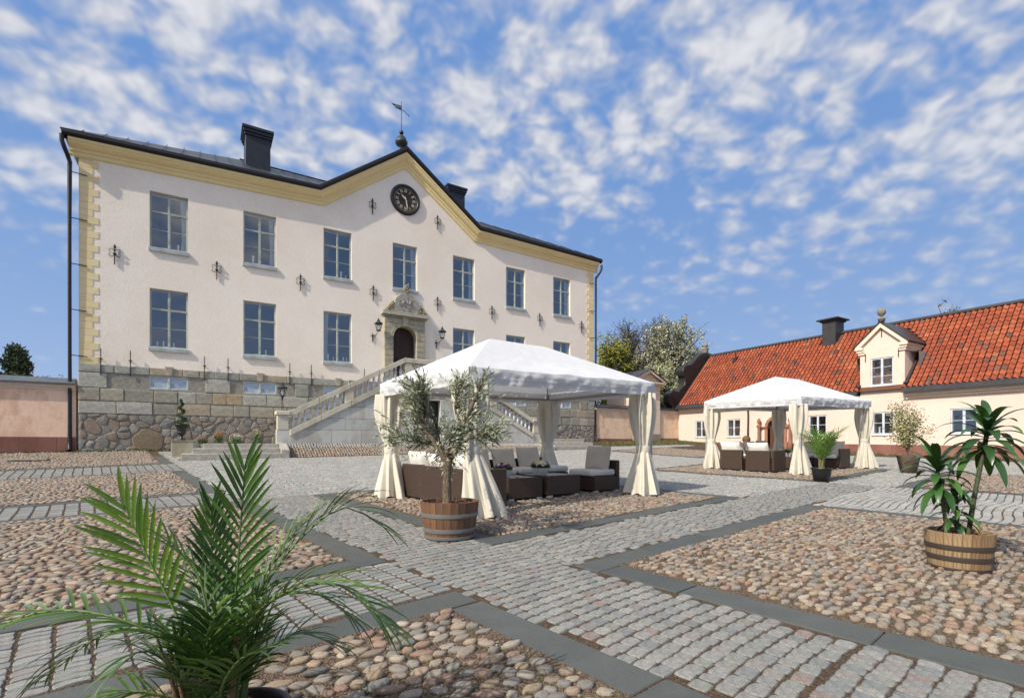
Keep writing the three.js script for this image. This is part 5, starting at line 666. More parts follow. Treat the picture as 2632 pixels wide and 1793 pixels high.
// furniture placed in a pavilion's frame; turn: 0 faces +x, 90 faces -b (the viewer)
function place(fr, g, x, b, turn = 0, dy = 0) { const [u, v] = fr.uv(x, b); g.position.set(u, H(u, v) + 0.012 + dy, -v); g.rotation.y = fr.th + turn * Math.PI / 180; return g; }
const baseG = bl(-0.278, 0.365, 0.035, 0.31, -0.37, 0.37, 0.012), backG = bl(-0.378, -0.28, 0.03, 0.63, -0.371, 0.371, 0.012), sideG = bl(-0.278, 0.37, 0.03, 0.63, 0.372, 0.44, 0.012), feetG = merge([[-1, -1], [1, -1], [1, 1], [-1, 1]].map(([a, b]) => bl(a * 0.3 - 0.05, a * 0.3 + 0.05, 0, 0.035, b * 0.34 - 0.02, b * 0.34 + 0.02)));
function sofa(fr, x, b, turn, label, group, arm) { const t = thing('sofa_module', label, 'sofa', group); part(t, 'base', baseG, wickM); part(t, 'backrest', backG, wickM); if (arm) part(t, 'armrest', arm < 0 ? sideG.clone().translate(0, 0, -0.812) : sideG, wickM); part(t, 'feet', feetG, footM); return place(fr, t, x, b, turn); }
function cushion(fr, x, b, turn, label, group, mat) { const m = tagged(new THREE.Mesh(seatG, mat || cushW), 'seat_cushion', label, 'cushion', group); return place(fr, m, x, b, turn, 0.385); }
function backC(fr, x, b, turn, k, label, group, mat, lean = 0.28, y = 0.62) { const m = tagged(new THREE.Mesh(pillows[k % 3], mat || cushM), 'back_cushion', label, 'cushion', group); place(fr, m, x, b, 0, y); m.rotation.set(0, fr.th + (turn + 90) * Math.PI / 180, 0); m.rotateX(-lean); return m; }
function table(fr, x, b, w, d, label, group) { const t = thing('wicker_table', label, 'table', group); part(t, 'body', bl(-w / 2, w / 2, 0.035, 0.385, -d / 2, d / 2, 0.012), wickM); part(t, 'glass_top', bl(-w / 2 + 0.006, w / 2 - 0.006, 0.387, 0.397, -d / 2 + 0.006, d / 2 - 0.006, 0.003), M(0.03, 0.03, 0.032, { roughness: 0.06 })); part(t, 'feet', merge([[-1, -1], [1, -1], [1, 1], [-1, 1]].map(([p, q]) => bl(p * w * 0.4 - 0.06, p * w * 0.4 + 0.06, 0, 0.035, q * d * 0.46 - 0.02, q * d * 0.46 + 0.02))), footM); return place(fr, t, x, b); }
const greenLeaf = M(0.06, 0.12, 0.03, { roughness: 0.6 });
function leafCloud(n, fn, len, wid) { const a = []; for (let i = 0; i < n; i++) { const [p, d] = fn(i); d.normalize(); const s = new THREE.Vector3(rr(-1, 1), rr(-1, 1), rr(-1, 1)).cross(d).normalize(), nn = new THREE.Vector3().crossVectors(d, s), l = len * rr(0.7, 1.25), w = wid * rr(0.75, 1.2); const b = p, tip = p.clone().addScaledVector(d, l), m1 = p.clone().addScaledVector(d, l * 0.45).addScaledVector(s, w / 2).addScaledVector(nn, w * 0.18), m2 = p.clone().addScaledVector(d, l * 0.45).addScaledVector(s, -w / 2).addScaledVector(nn, w * 0.18), mc = p.clone().addScaledVector(d, l * 0.5); for (const q of [b, m1, mc, m1, tip, mc, b, mc, m2, mc, tip, m2]) a.push(q.x, q.y, q.z); } const g = new THREE.BufferGeometry(); g.setAttribute('position', new THREE.Float32BufferAttribute(a, 3)); g.computeVertexNormals(); g.setAttribute('uv', new THREE.Float32BufferAttribute(new Float32Array(a.length / 3 * 2), 2)); return g; }
function flowerBasket(fr, x, b, label, tableY, sd) {
  reseed(sd); const t = thing('flower_basket', label, 'flower basket', 'flower baskets on the tables'); part(t, 'basket', (() => { const g = []; for (let k = 0; k < 7; k++) g.push(new THREE.TorusGeometry(0.11 + k * 0.006, 0.011, 5, 26).rotateX(Math.PI / 2).translate(0, 0.012 + k * 0.018, 0)); for (let k = 0; k < 18; k++) { const A = k / 18 * TAU; g.push(limb([new THREE.Vector3(Math.cos(A) * 0.115, 0, Math.sin(A) * 0.115), new THREE.Vector3(Math.cos(A) * 0.14, 0.06, Math.sin(A) * 0.14), new THREE.Vector3(Math.cos(A) * 0.155, 0.135, Math.sin(A) * 0.155)], [0.008, 0.008], 4, 3)); } g.push(lathe([[0.001, 0.005], [0.108, 0.005], [0.14, 0.12], [0.001, 0.12]], 16)); return merge(g.map(q => uvBox(q))); })(), M(0.60, 0.58, 0.52, { roughness: 0.8 }));
  part(t, 'foliage', leafCloud(420, () => { const A = rr(0, TAU), r = Math.sqrt(rnd()) * 0.16; const p = new THREE.Vector3(Math.cos(A) * r, 0.12 + rr(0, 0.1) * (1 - r * 3), Math.sin(A) * r); return [p, new THREE.Vector3(Math.cos(A) + rr(-0.6, 0.6), rr(0.3, 1.6), Math.sin(A) + rr(-0.6, 0.6))]; }, 0.05, 0.022), greenLeaf);
  const petal = c => M(...c, { roughness: 0.7 }), cols = [[0.75, 0.62, 0.08], [0.16, 0.05, 0.24], [0.8, 0.74, 0.35], [0.10, 0.035, 0.17], [0.8, 0.78, 0.7]]; const mm = cols.map(petal);
  for (let k = 0; k < 34; k++) { const A = rr(0, TAU), r = Math.sqrt(rnd()) * 0.17, p = new THREE.Vector3(Math.cos(A) * r, 0.2 + 0.06 * (1 - r * 5) + rr(-0.02, 0.02), Math.sin(A) * r), g = []; for (let q = 0; q < 5; q++) { const e = new THREE.CircleGeometry(0.016, 7).translate(0, 0.014, 0).rotateZ(q * TAU / 5); g.push(e); } const m = part(t, 'flower', merge(g), pick(mm)); m.position.copy(p); m.lookAt(p.clone().add(new THREE.Vector3(Math.cos(A) * 0.7 + rr(-0.4, 0.4), 0.8, Math.sin(A) * 0.7 + rr(-0.4, 0.4)))); m.scale.setScalar(1.25); }
  return place(fr, t, x, b, 0, tableY);
}
const pav1 = pavilion('larger near white pavilion with cream curtains behind the olive tree', [3.19, 6.41], 0.113, 2.385, 0.019, 0.013, 3.22, 11);
{
  const f = pav1.fr, G = 'wicker lounge in the near pavilion';
  ['nearest', 'middle', 'farthest'].forEach((n, i) => { const b = 0.93 + i * 0.745; sofa(f, 0.69, b, 0, n + ' of the three wicker modules backing the olive tree', G, i === 0 ? 1 : 0); cushion(f, 0.78, b, 0, 'pale seat cushion on the ' + n + ' module behind the olive tree', G); });
  backC(f, 0.55, 0.95, 0, 0, 'pale back cushion nearest the front curtain, behind the barrel', G, cushW, 0.3); backC(f, 0.53, 1.72, 0, 1, 'white back cushion behind the olive trunk', G, cushW, 0.34); backC(f, 0.52, 2.42, 0, 2, 'white back cushion beside the left curtain of the near pavilion', G, cushW, 0.32);
  const nm = ['left', 'second', 'third', 'right']; for (let i = 0; i < 4; i++) { const x = 1.55 + i * 0.745; sofa(f, x, 2.62, -90, (i === 3 ? 'rightmost wicker module without back cushion, under the far curtain' : nm[i] + ' wicker module from the left in the back row of the near pavilion'), G, 0); cushion(f, x, 2.55, -90, (i === 3 ? 'rightmost' : nm[i]) + ' seat cushion in the back row of the near pavilion', G); }
  for (let i = 0; i < 3; i++) backC(f, 1.98 + i * 0.7, 2.74, -90, i, ['leftmost beige back cushion in the back row of the near pavilion', 'middle beige back cushion in the back row of the near pavilion', 'rightmost beige back cushion in the back row of the near pavilion'][i], G, cushM, 0.3);
  sofa(f, 3.86, 1.2, 180, 'single wicker chair facing left at the right of the near pavilion', G, 0); cushion(f, 3.8, 1.2, 180, 'pale seat cushion of the single wicker chair', G); backC(f, 3.98, 1.2, 180, 2, 'upright beige cushion on the single wicker chair', G, cushM, 0.18, 0.66);
  table(f, 1.82, 1.32, 0.8, 0.78, 'low wicker table with glass top, the left of two in the near pavilion', G); table(f, 2.7, 1.26, 0.86, 0.78, 'low wicker table with glass top, the right of two in the near pavilion', G);
  flowerBasket(f, 1.62, 1.35, 'white basket of purple and cream pansies on the left table', 0.398, 71); flowerBasket(f, 2.48, 1.3, 'white basket of mostly yellow pansies on the right table', 0.398, 72);
}
const pav2 = pavilion('smaller-looking far white pavilion with cream curtains before the tiled wing', [13.96, 7.66], 0.031, 2.6, 0.017, 0.024, 3.42, 29);
{
  const f = pav2.fr, G = 'wicker lounge in the far pavilion';
  sofa(f, 0.25, 1.2, 0, 'nearer of the two wicker modules at the left of the far pavilion', G, 1); cushion(f, 0.34, 1.2, 0, 'pale seat cushion on the nearer left module, far pavilion', G);
  sofa(f, 0.25, 2.05, 0, 'farther of the two wicker modules at the left of the far pavilion', G, 0); cushion(f, 0.34, 2.05, 0, 'pale seat cushion on the farther left module, far pavilion', G);
  backC(f, 0.12, 2.2, 0, 0, 'white cushion over the farther left module of the far pavilion', G, cushW, 0.3); backC(f, 0.14, 1.3, 0, 2, 'white cushion over the nearer left module of the far pavilion', G, cushW, 0.42);
  for (let i = 0; i < 3; i++) { const x = 1.25 + i * 0.76; sofa(f, x, 2.6, -90, ['left', 'middle', 'right'][i] + ' wicker module in the back row of the far pavilion', G, 0); cushion(f, x, 2.53, -90, ['left', 'middle', 'right'][i] + ' seat cushion in the back row of the far pavilion', G); backC(f, x, 2.72, -90, i, ['left', 'middle', 'right'][i] + ' beige back cushion in the back row of the far pavilion', G, cushM, 0.3); }
  for (let i = 0; i < 2; i++) { const b = 0.75 + i * 0.76; sofa(f, 3.3, b, 180, ['nearer', 'farther'][i] + ' wicker module at the right of the far pavilion', G, i ? 0 : -1); cushion(f, 3.22, b, 180, ['nearer', 'farther'][i] + ' seat cushion at the right of the far pavilion', G); backC(f, 3.44, b, 180, i, ['nearer', 'farther'][i] + ' beige back cushion at the right of the far pavilion', G, cushM, 0.25); }
  table(f, 1.75, 1.35, 0.85, 0.78, 'low wicker table in the middle of the far pavilion', G); flowerBasket(f, 1.6, 1.35, 'white basket of dark pansies on the far pavilion table', 0.398, 73);
}

// ---------------------------------------------------------------- plants in tubs
const camR = new THREE.Vector3(CY, 0, SY), camF = new THREE.Vector3(SY, 0, -CY); // right and forward as one stands at the near end of the court
const CV = (x, y, z = 0) => new THREE.Vector3(0, y, 0).addScaledVector(camR, x).addScaledVector(camF, z);
function barrel(name, label, u, v, rt, rb, h, hoops, woods, hoopMat) {
  const t = thing(name, label, 'planter', null, u, H(u, v) + 0.004, v), n = 24, rad = q => mixn(rb, rt, Math.pow(q, 0.85)), a = TAU / n; reseed(Math.round(u * 1000));
  const sg = []; { const K = 6, th = 0.024, g = []; const P = (k, s, r) => { const q = k / K, R = rad(q) - r * th, an = s * (a / 2 - 0.006); return new THREE.Vector3(Math.cos(an) * R, q * h, Math.sin(an) * R); }; const tri = (...p) => p.forEach(v3 => g.push(v3.x, v3.y, v3.z)); for (let k = 0; k < K; k++) { tri(P(k, -1, 0), P(k + 1, 1, 0), P(k, 1, 0), P(k, -1, 0), P(k + 1, -1, 0), P(k + 1, 1, 0)); tri(P(k, 1, 1), P(k + 1, 1, 1), P(k, -1, 1), P(k, -1, 1), P(k + 1, 1, 1), P(k + 1, -1, 1)); tri(P(k, 1, 0), P(k + 1, 1, 0), P(k, 1, 1), P(k + 1, 1, 0), P(k + 1, 1, 1), P(k, 1, 1)); tri(P(k, -1, 1), P(k + 1, -1, 0), P(k, -1, 0), P(k, -1, 1), P(k + 1, -1, 1), P(k + 1, -1, 0)); } tri(P(K, -1, 0), P(K, 1, 1), P(K, 1, 0), P(K, -1, 0), P(K, -1, 1), P(K, 1, 1)); const ge = fromTris(g); const uv = ge.attributes.uv, ps = ge.attributes.position; for (let i = 0; i < uv.count; i++) uv.setXY(i, ps.getZ(i), ps.getY(i) * 0.6); sg.push(ge); }
  for (let k = 0; k < n; k++) { const m = part(t, 'stave', sg[0], pick(woods)); m.rotation.y = k * a; const sc = 1 + rr(-0.004, 0.006); m.scale.set(sc, 1, sc); }
  for (const [q, w] of hoops) { const r0 = rad(q) + 0.005, r1 = rad(q + w / h) + 0.005; part(t, 'hoop', lathe([[r0 - 0.004, q * h], [r0 + 0.002, q * h], [r1 + 0.002, q * h + w], [r1 - 0.004, q * h + w]], 40), hoopMat); }
  part(t, 'bottom', lathe([[0.001, 0.02], [rb - 0.02, 0.02]], 24), woods[0]);
  const soilY = h - 0.045; part(t, 'soil', lathe([[0.001, soilY + 0.01], [rt * 0.5, soilY + 0.006], [rt - 0.02, soilY - 0.006]], 24), M(0.05, 0.02, 0.015, { roughness: 1 }));
  const chips = []; for (let k = 0; k < 130; k++) { const A = rr(0, TAU), R = Math.sqrt(rnd()) * (rt - 0.05), c = chamferBox(rr(0.02, 0.05), rr(0.008, 0.018), rr(0.012, 0.03), 0.003); c.rotateX(rr(-0.6, 0.6)); c.rotateY(rr(0, 6)); c.translate(Math.cos(A) * R, soilY + rr(0, 0.016), Math.sin(A) * R); chips.push(c); } const cm = part(t, 'bark_chips', merge(chips), M(0.115, 0.035, 0.025, { roughness: 0.9 })); cm.userData.kind = 'stuff';
  return t;
}
const wood1 = [[0.26, 0.135, 0.06], [0.22, 0.115, 0.055], [0.30, 0.16, 0.075], [0.19, 0.105, 0.06], [0.24, 0.135, 0.075]].map(c => M(...c, { map: T.wood, bumpMap: T.wood, bumpScale: 0.003, roughness: 0.7 })), wood2 = [[0.43, 0.30, 0.165], [0.38, 0.255, 0.135], [0.47, 0.335, 0.19], [0.32, 0.20, 0.105], [0.41, 0.28, 0.15]].map(c => M(...c, { map: T.wood, bumpMap: T.wood, bumpScale: 0.003, roughness: 0.65 }));
const OB = [2.47, 5.46], DB = [5.8, 1.78];
barrel('barrel_planter', 'weathered brown half barrel with grey hoops holding the olive tree', ...OB, 0.345, 0.285, 0.43, [[0.6, 0.045], [0.2, 0.045], [0.02, 0.035]], wood1, M(0.30, 0.29, 0.27, { map: T.metal, roughness: 0.5, metalness: 0.5 }));
barrel('barrel_planter', 'golden half barrel with flat brown hoops holding the dracaena', ...DB, 0.25, 0.215, 0.335, [[0.56, 0.042], [0.27, 0.042], [0.0, 0.03]], wood2, M(0.09, 0.07, 0.055, { map: T.metal, roughness: 0.55, metalness: 0.3 }));
{ // olive tree
  const t = thing('olive_tree', 'small olive tree with grey-green narrow leaves in the near half barrel', 'tree', null, OB[0], H(...OB) + 0.39, OB[1]); reseed(321);
  const O = (x, y, z = 0) => CV(x, y - 0.39, z), bm = M(0.20, 0.155, 0.11, { map: T.bark, bumpMap: T.bark, bumpScale: 0.012, roughness: 0.95 });
  const br = [[[O(-0.03, 0.33), O(-0.035, 0.62, 0.01), O(-0.02, 0.95)], [0.062, 0.052, 0.055]], [[O(-0.03, 0.88), O(-0.15, 1.08, -0.02), O(-0.28, 1.25, 0.02), O(-0.38, 1.5, 0.05), O(-0.5, 1.76, 0.06)], [0.045, 0.036, 0.03, 0.022, 0.012]], [[O(-0.01, 0.9), O(0.1, 1.1, 0.03), O(0.15, 1.3), O(0.27, 1.55, -0.05), O(0.4, 1.86, -0.08)], [0.042, 0.036, 0.03, 0.02, 0.01]], [[O(-0.3, 1.28, 0.02), O(-0.26, 1.5, -0.1), O(-0.3, 1.7, -0.16)], [0.02, 0.015, 0.008]], [[O(0.15, 1.3), O(0.05, 1.52, 0.12), O(0.08, 1.75, 0.2)], [0.02, 0.014, 0.008]], [[O(-0.15, 1.08), O(-0.4, 1.14, -0.1), O(-0.66, 1.2, -0.1)], [0.02, 0.014, 0.007]], [[O(0.1, 1.1), O(0.3, 1.18, -0.12), O(0.45, 1.2, -0.2)], [0.02, 0.014, 0.007]], [[O(-0.02, 0.95), O(0.02, 1.12, -0.14), O(0.1, 1.22, -0.26)], [0.018, 0.012, 0.006]], [[O(-0.02, 0.93), O(-0.12, 1.05, 0.16), O(-0.2, 1.3, 0.3)], [0.018, 0.012, 0.006]]];
  part(t, 'trunk', merge(br.map(b => limb(b[0], b[1], 8, 14))), bm);
  const starts = []; br.forEach((b, i) => { if (!i) return; const c = new THREE.CatmullRomCurve3(b[0]); for (let k = 0; k < 26; k++) starts.push(c.getPoint(rr(0.25, 1))); });
  const tw = [], A = [], B = []; for (let k = 0; k < 540; k++) { const s = pick(starts), d = s.clone().sub(O(-0.1, 1.15)); d.y *= 0.75; d.normalize().add(new THREE.Vector3(rr(-0.9, 0.9), rr(-0.6, 0.8), rr(-0.9, 0.9))).normalize(); const L = rr(0.1, 0.36), e = s.clone().addScaledVector(d, L); e.y += L * rr(-0.2, 0.15); const m = s.clone().lerp(e, 0.5); m.y += L * 0.12; tw.push(limb([s, m, e], [0.004, 0.0018], 3, 3)); for (let q = 0; q < 13; q++) { const f = 0.25 + 0.75 * q / 12, p = s.clone().lerp(m, Math.min(1, f * 2)); if (f > 0.5) p.copy(m).lerp(e, f * 2 - 1); const dd = d.clone().multiplyScalar(0.75).add(new THREE.Vector3(rr(-1, 1), rr(-0.7, 0.9), rr(-1, 1)).multiplyScalar(0.85)); (rnd() < 0.36 ? A : B).push([p, dd]); } }
  part(t, 'twigs', merge(tw), bm); part(t, 'crown', leafCloud(A.length, i => A[i], 0.066, 0.0165), M(0.15, 0.185, 0.08, { phys: true, transmission: 0.25, thickness: 0, roughness: 0.7 })); part(t, 'crown', leafCloud(B.length, i => B[i], 0.064, 0.016), M(0.44, 0.46, 0.33, { phys: true, transmission: 0.2, thickness: 0, roughness: 0.75 }));
}
// strap leaf: starts at o, leaves along d, falls under its weight
function strap(o, d, L, W, droop, seg = 7, fold = 0.25, side) {
  const a = [], pts = [], dir = d.clone().normalize(), p = o.clone(), st = L / seg; const sd = side ? side.clone() : new THREE.Vector3().crossVectors(dir, new THREE.Vector3(0, 1, 0)); if (sd.lengthSq() < 1e-4) sd.set(1, 0, 0); sd.normalize();
  for (let i = 0; i <= seg; i++) { const t = i / seg, w = W * Math.pow(Math.sin(Math.PI * Math.min(1, 0.1 + t * 0.9)), 0.75) * (t > 0.985 ? 0.05 : 1); const up = new THREE.Vector3().crossVectors(sd, dir).normalize(); pts.push([p.clone().addScaledVector(sd, w / 2).addScaledVector(up, w * fold), p.clone(), p.clone().addScaledVector(sd, -w / 2).addScaledVector(up, w * fold)]); p.addScaledVector(dir, st); dir.y -= droop * st / L * (0.4 + 1.6 * t); dir.normalize(); }
  const pos = [], idx = []; for (const r of pts) for (const q of r) pos.push(q.x, q.y, q.z); for (let i = 0; i < seg; i++) for (let k = 0; k < 2; k++) { const b = i * 3 + k; idx.push(b, b + 3, b + 1, b + 1, b + 3, b + 4); }
  const g = new THREE.BufferGeometry(); g.setAttribute('position', new THREE.Float32BufferAttribute(pos, 3)); g.setAttribute('uv', new THREE.Float32BufferAttribute(new Float32Array(pos.length / 3 * 2), 2)); g.setIndex(idx); g.computeVertexNormals(); return g;
}
{ // dracaena
  const t = thing('dracaena', 'three-stemmed dracaena with broad glossy leaves in the golden half barrel', 'plant', null, DB[0], H(...DB) + 0.29, DB[1]); reseed(77);
  const D = (x, y, z = 0) => CV(x, y - 0.29, z), cm = M(0.075, 0.095, 0.04, { map: T.bark, bumpMap: T.bark, bumpScale: 0.004, roughness: 0.7 }), lm = [[0.026, 0.07, 0.018], [0.04, 0.105, 0.022], [0.065, 0.15, 0.026]].map(c => M(...c, { phys: true, roughness: 0.32, transmission: 0.12, thickness: 0, side: THREE.DoubleSide }));
  const ringM = M(0.35, 0.34, 0.2, { roughness: 0.8 });
  const cane = (pts, r, crown, n, L, W) => { const c = part(t, 'cane', limb(pts, [r, r * 0.92, r * 0.9], 9, 12), cm); const cv = new THREE.CatmullRomCurve3(pts); for (let k = 0; k < 14; k++) { const q = rr(0.05, 0.95), p = cv.getPointAt(q), tg = cv.getTangentAt(q); const ring = new THREE.TorusGeometry(r * 0.97, 0.0022, 4, 10); const m = part(c, 'leaf_scar', ring, ringM); m.position.copy(p); m.lookAt(p.clone().add(tg)); }
    const top = pts[pts.length - 1], ax = cv.getTangentAt(1); for (let k = 0; k < n; k++) { const q = k / n, A = k * 2.4 + rr(-0.2, 0.2), el = mixn(-0.35, 1.2, Math.pow(q, 1.3)) + rr(-0.12, 0.12); const d = new THREE.Vector3(Math.cos(A) * Math.cos(el), Math.sin(el), Math.sin(A) * Math.cos(el)); const o = top.clone().addScaledVector(ax, mixn(-0.16, 0.1, q)); part(t, 'leaf', strap(o, d, L * rr(0.82, 1.12) * mixn(1, 0.85, q), W * rr(0.85, 1.1), mixn(2.3, 1.2, q), 8, 0.12), lm[Math.floor(rnd() * 3)]); } };
  cane([D(-0.1, 0.28), D(-0.14, 0.55), D(-0.19, 0.86)], 0.017, 0, 34, 0.37, 0.07); cane([D(0.0, 0.28, 0.02), D(0.0, 0.4, 0.02), D(-0.005, 0.56, 0.02)], 0.015, 0, 20, 0.26, 0.056); cane([D(0.08, 0.28), D(0.14, 0.65), D(0.25, 1.2)], 0.02, 0, 40, 0.41, 0.076);
}
// feather palms
function frond(parent, pts, L, n, o = {}) {
  const { single, w = 0.022, droop = 0.8, mats, sidev, r = 0.006, spread = 0.95 } = o, cv = new THREE.CatmullRomCurve3(pts); const ra = part(parent, 'frond', limb(pts, [r, r * 0.8, r * 0.35], 5, 14), mats[3]); const out = [[], [], []];
  for (let k = 0; k < n; k++) for (const s of [-1, 1]) { const q = mixn(o.from || 0.3, 1, (k + 0.5 + s * 0.12) / n), p = cv.getPointAt(Math.min(0.999, q)), tg = cv.getTangentAt(Math.min(0.999, q)); let sd = sidev ? sidev.clone() : new THREE.Vector3().crossVectors(tg, new THREE.Vector3(0, 1, 0)); sd.addScaledVector(tg, -sd.dot(tg)).normalize(); const up = new THREE.Vector3().crossVectors(sd, tg).normalize(); const sp = spread * mixn(1.05, 0.35, q * q) * rr(0.9, 1.1); const d = tg.clone().multiplyScalar(Math.cos(sp)).addScaledVector(sd, s * Math.sin(sp)).addScaledVector(up, rr(0.05, 0.3)); const l = L * rr(0.88, 1.1) * (0.55 + 0.62 * Math.sin(Math.PI * Math.min(1, 0.18 + 0.72 * ((q - (o.from || 0.3)) / (1 - (o.from || 0.3)))))); const g = strap(p, d, l, w * rr(0.85, 1.1), droop * rr(0.7, 1.3), 6, 0.2, new THREE.Vector3().crossVectors(d, up).normalize()); const mi = rnd() < 0.45 ? 0 : rnd() < 0.6 ? 1 : 2; if (single) part(ra, 'leaflet', g, mats[mi]); else out[mi].push(g); }
  if (!single) { out.forEach((l, i) => { if (l.length) { const m = part(ra, 'leaflets', mergeGeometries(l.map(g => g.toNonIndexed())), mats[i]); m.userData.kind = 'stuff'; } }); }
  return ra;
}
const leafMat = (r, g, b, tr = 0.35) => M(r, g, b, { phys: true, transmission: tr, thickness: 0, roughness: 0.5, side: THREE.DoubleSide });
{
  const PU = 0.03, PV = 2.09, gy = H(PU, PV); const c = CV(0.09, 0, -0.02);
  const pot = thing('plant_pot', 'dark brown plastic pot at the foot of the near palm', 'pot', null, PU + c.x, gy + 0.02, PV - c.z), pm = M(0.035, 0.022, 0.02, { roughness: 0.35 });
  part(pot, 'body', lathe([[0.001, 0], [0.13, 0], [0.165, 0.22], [0.182, 0.225], [0.182, 0.245], [0.168, 0.25], [0.158, 0.24], [0.15, 0.2]], 36), pm); part(pot, 'soil', lathe([[0.001, 0.205], [0.152, 0.2]], 28), M(0.06, 0.05, 0.035, { map: T.soil, roughness: 1 }));
  const t = thing('palm', 'feathery green palm in the left foreground', 'palm', null, PU + c.x, gy + 0.22, PV - c.z); reseed(515);
  const Q = (x, y, z = 0) => CV(x - 0.07, y - 0.22, z), mats = [leafMat(0.05, 0.125, 0.018), leafMat(0.075, 0.17, 0.02, 0.4), leafMat(0.03, 0.082, 0.016, 0.3), M(0.10, 0.16, 0.045, { roughness: 0.5 })], sunlitMats = [leafMat(0.13, 0.255, 0.018, 0.5), leafMat(0.105, 0.215, 0.018, 0.5), leafMat(0.07, 0.155, 0.018, 0.4), M(0.13, 0.2, 0.05, { roughness: 0.5 })];  // second, brighter set of greens paints sunlight into some fronds
  const fr = [
    [[Q(0.02, 0.24), Q(0.05, 0.6, 0.02), Q(0.07, 0.86, 0.02), Q(0.09, 1.13, 0.02)], 0.18, 14, { single: true, w: 0.0165, droop: 0.3, spread: 0.8, from: 0.46, sidev: CV(1, 0, 0.2), mats }],
    [[Q(-0.03, 0.24), Q(-0.09, 0.56, -0.04), Q(-0.19, 0.8, -0.06), Q(-0.28, 1.0, -0.06)], 0.19, 12, { single: true, w: 0.018, droop: 0.3, spread: 0.95, from: 0.5, sidev: CV(0.9, 0.4, 0.1), mats: sunlitMats }],
    [[Q(0.04, 0.24), Q(0.13, 0.66, 0.05), Q(0.29, 0.89, 0.1), Q(0.42, 0.97, 0.12), Q(0.54, 0.9, 0.14)], 0.23, 16, { single: true, w: 0.016, droop: 0.8, from: 0.38, mats }],
    [[Q(0.04, 0.24), Q(0.12, 0.56, -0.06), Q(0.28, 0.71, -0.1), Q(0.46, 0.74, -0.1), Q(0.63, 0.6, -0.1)], 0.2, 18, { single: true, w: 0.017, droop: 0.6, from: 0.34, mats: sunlitMats }],
    [[Q(-0.04, 0.24), Q(-0.1, 0.52, -0.08), Q(-0.28, 0.64, -0.12), Q(-0.5, 0.66, -0.14), Q(-0.78, 0.52, -0.14)], 0.22, 17, { single: true, w: 0.015, droop: 0.8, from: 0.34, mats: sunlitMats }],
    [[Q(-0.04, 0.24), Q(-0.14, 0.45, 0.04), Q(-0.32, 0.53, 0.1), Q(-0.52, 0.48, 0.12), Q(-0.7, 0.34, 0.12)], 0.2, 14, { single: true, w: 0.015, droop: 0.9, from: 0.38, mats }],
    [[Q(-0.01, 0.24), Q(-0.05, 0.58, 0.08), Q(-0.09, 0.8, 0.12), Q(-0.1, 0.97, 0.14)], 0.15, 12, { w: 0.015, droop: 0.3, spread: 0.7, from: 0.5, mats }],
    [[Q(0.02, 0.24), Q(0.07, 0.6, 0.12), Q(0.13, 0.8, 0.2), Q(0.24, 0.92, 0.26)], 0.18, 14, { w: 0.013, droop: 0.7, mats: sunlitMats }],
    [[Q(0.03, 0.24), Q(0.1, 0.42, -0.14), Q(0.2, 0.54, -0.2), Q(0.29, 0.57, -0.22)], 0.17, 13, { w: 0.011, droop: 0.5, mats }],
    [[Q(-0.03, 0.24), Q(-0.12, 0.38, -0.12), Q(-0.23, 0.41, -0.16), Q(-0.34, 0.34, -0.18)], 0.15, 12, { w: 0.014, droop: 0.9, mats: sunlitMats }],
    [[Q(0, 0.24), Q(-0.06, 0.46, -0.12), Q(-0.12, 0.56, -0.2), Q(-0.16, 0.52, -0.26)], 0.16, 12, { w: 0.014, droop: 0.8, mats }],
    [[Q(0.02, 0.24), Q(0.04, 0.5, -0.12), Q(0.1, 0.66, -0.18), Q(0.2, 0.7, -0.22)], 0.16, 13, { w: 0.013, droop: 0.8, mats }],
    [[Q(-0.02, 0.24), Q(-0.12, 0.58, 0.12), Q(-0.26, 0.72, 0.22), Q(-0.42, 0.72, 0.28)], 0.18, 14, { w: 0.013, droop: 0.8, mats }],
    [[Q(0, 0.24), Q(0.0, 0.56, -0.04), Q(-0.03, 0.76, -0.06), Q(-0.12, 0.88, -0.08)], 0.16, 12, { w: 0.014, droop: 0.6, mats: sunlitMats }],
    [[Q(0.03, 0.24), Q(0.12, 0.42, 0.1), Q(0.22, 0.48, 0.16), Q(0.35, 0.42, 0.2)], 0.16, 12, { w: 0.012, droop: 0.8, mats }],
    [[Q(-0.05, 0.24), Q(-0.13, 0.4, 0.1), Q(-0.26, 0.49, 0.16), Q(-0.38, 0.45, 0.2)], 0.17, 12, { w: 0.013, droop: 0.9, mats }],
    [[Q(0.03, 0.24), Q(0.1, 0.5, 0.0), Q(0.2, 0.66, 0.02), Q(0.36, 0.66, 0.04), Q(0.48, 0.56, 0.05)], 0.17, 14, { w: 0.012, droop: 0.8, mats }],
  ];
  for (const [p, L, n, o] of fr) frond(t, p, L, n, o);
  for (let k = 0; k < 16; k++) { const A = rr(0, TAU), l = rr(0.2, 0.46); frond(t, [Q(rr(-0.05, 0.05), 0.22, rr(-0.05, 0.05)), Q(Math.cos(A) * 0.06, 0.22 + l * 0.6, Math.sin(A) * 0.08), Q(Math.cos(A) * 0.15, 0.22 + l, Math.sin(A) * 0.2)], 0.16, 11, { w: 0.013, droop: 0.5, mats }); }
  for (let k = 0; k < 22; k++) { const x = rr(-0.1, 0.07), z = rr(-0.07, 0.07); part(t, 'stem', limb([Q(x, 0.16, z), Q(x * 1.3, 0.34, z * 1.2), Q(x * 1.9, 0.56, z * 1.8)], [0.011, 0.008, 0.004], 6, 6), k % 3 ? M(0.09, 0.13, 0.04, { roughness: 0.5 }) : M(0.16, 0.10, 0.06, { roughness: 0.6 })); }
}
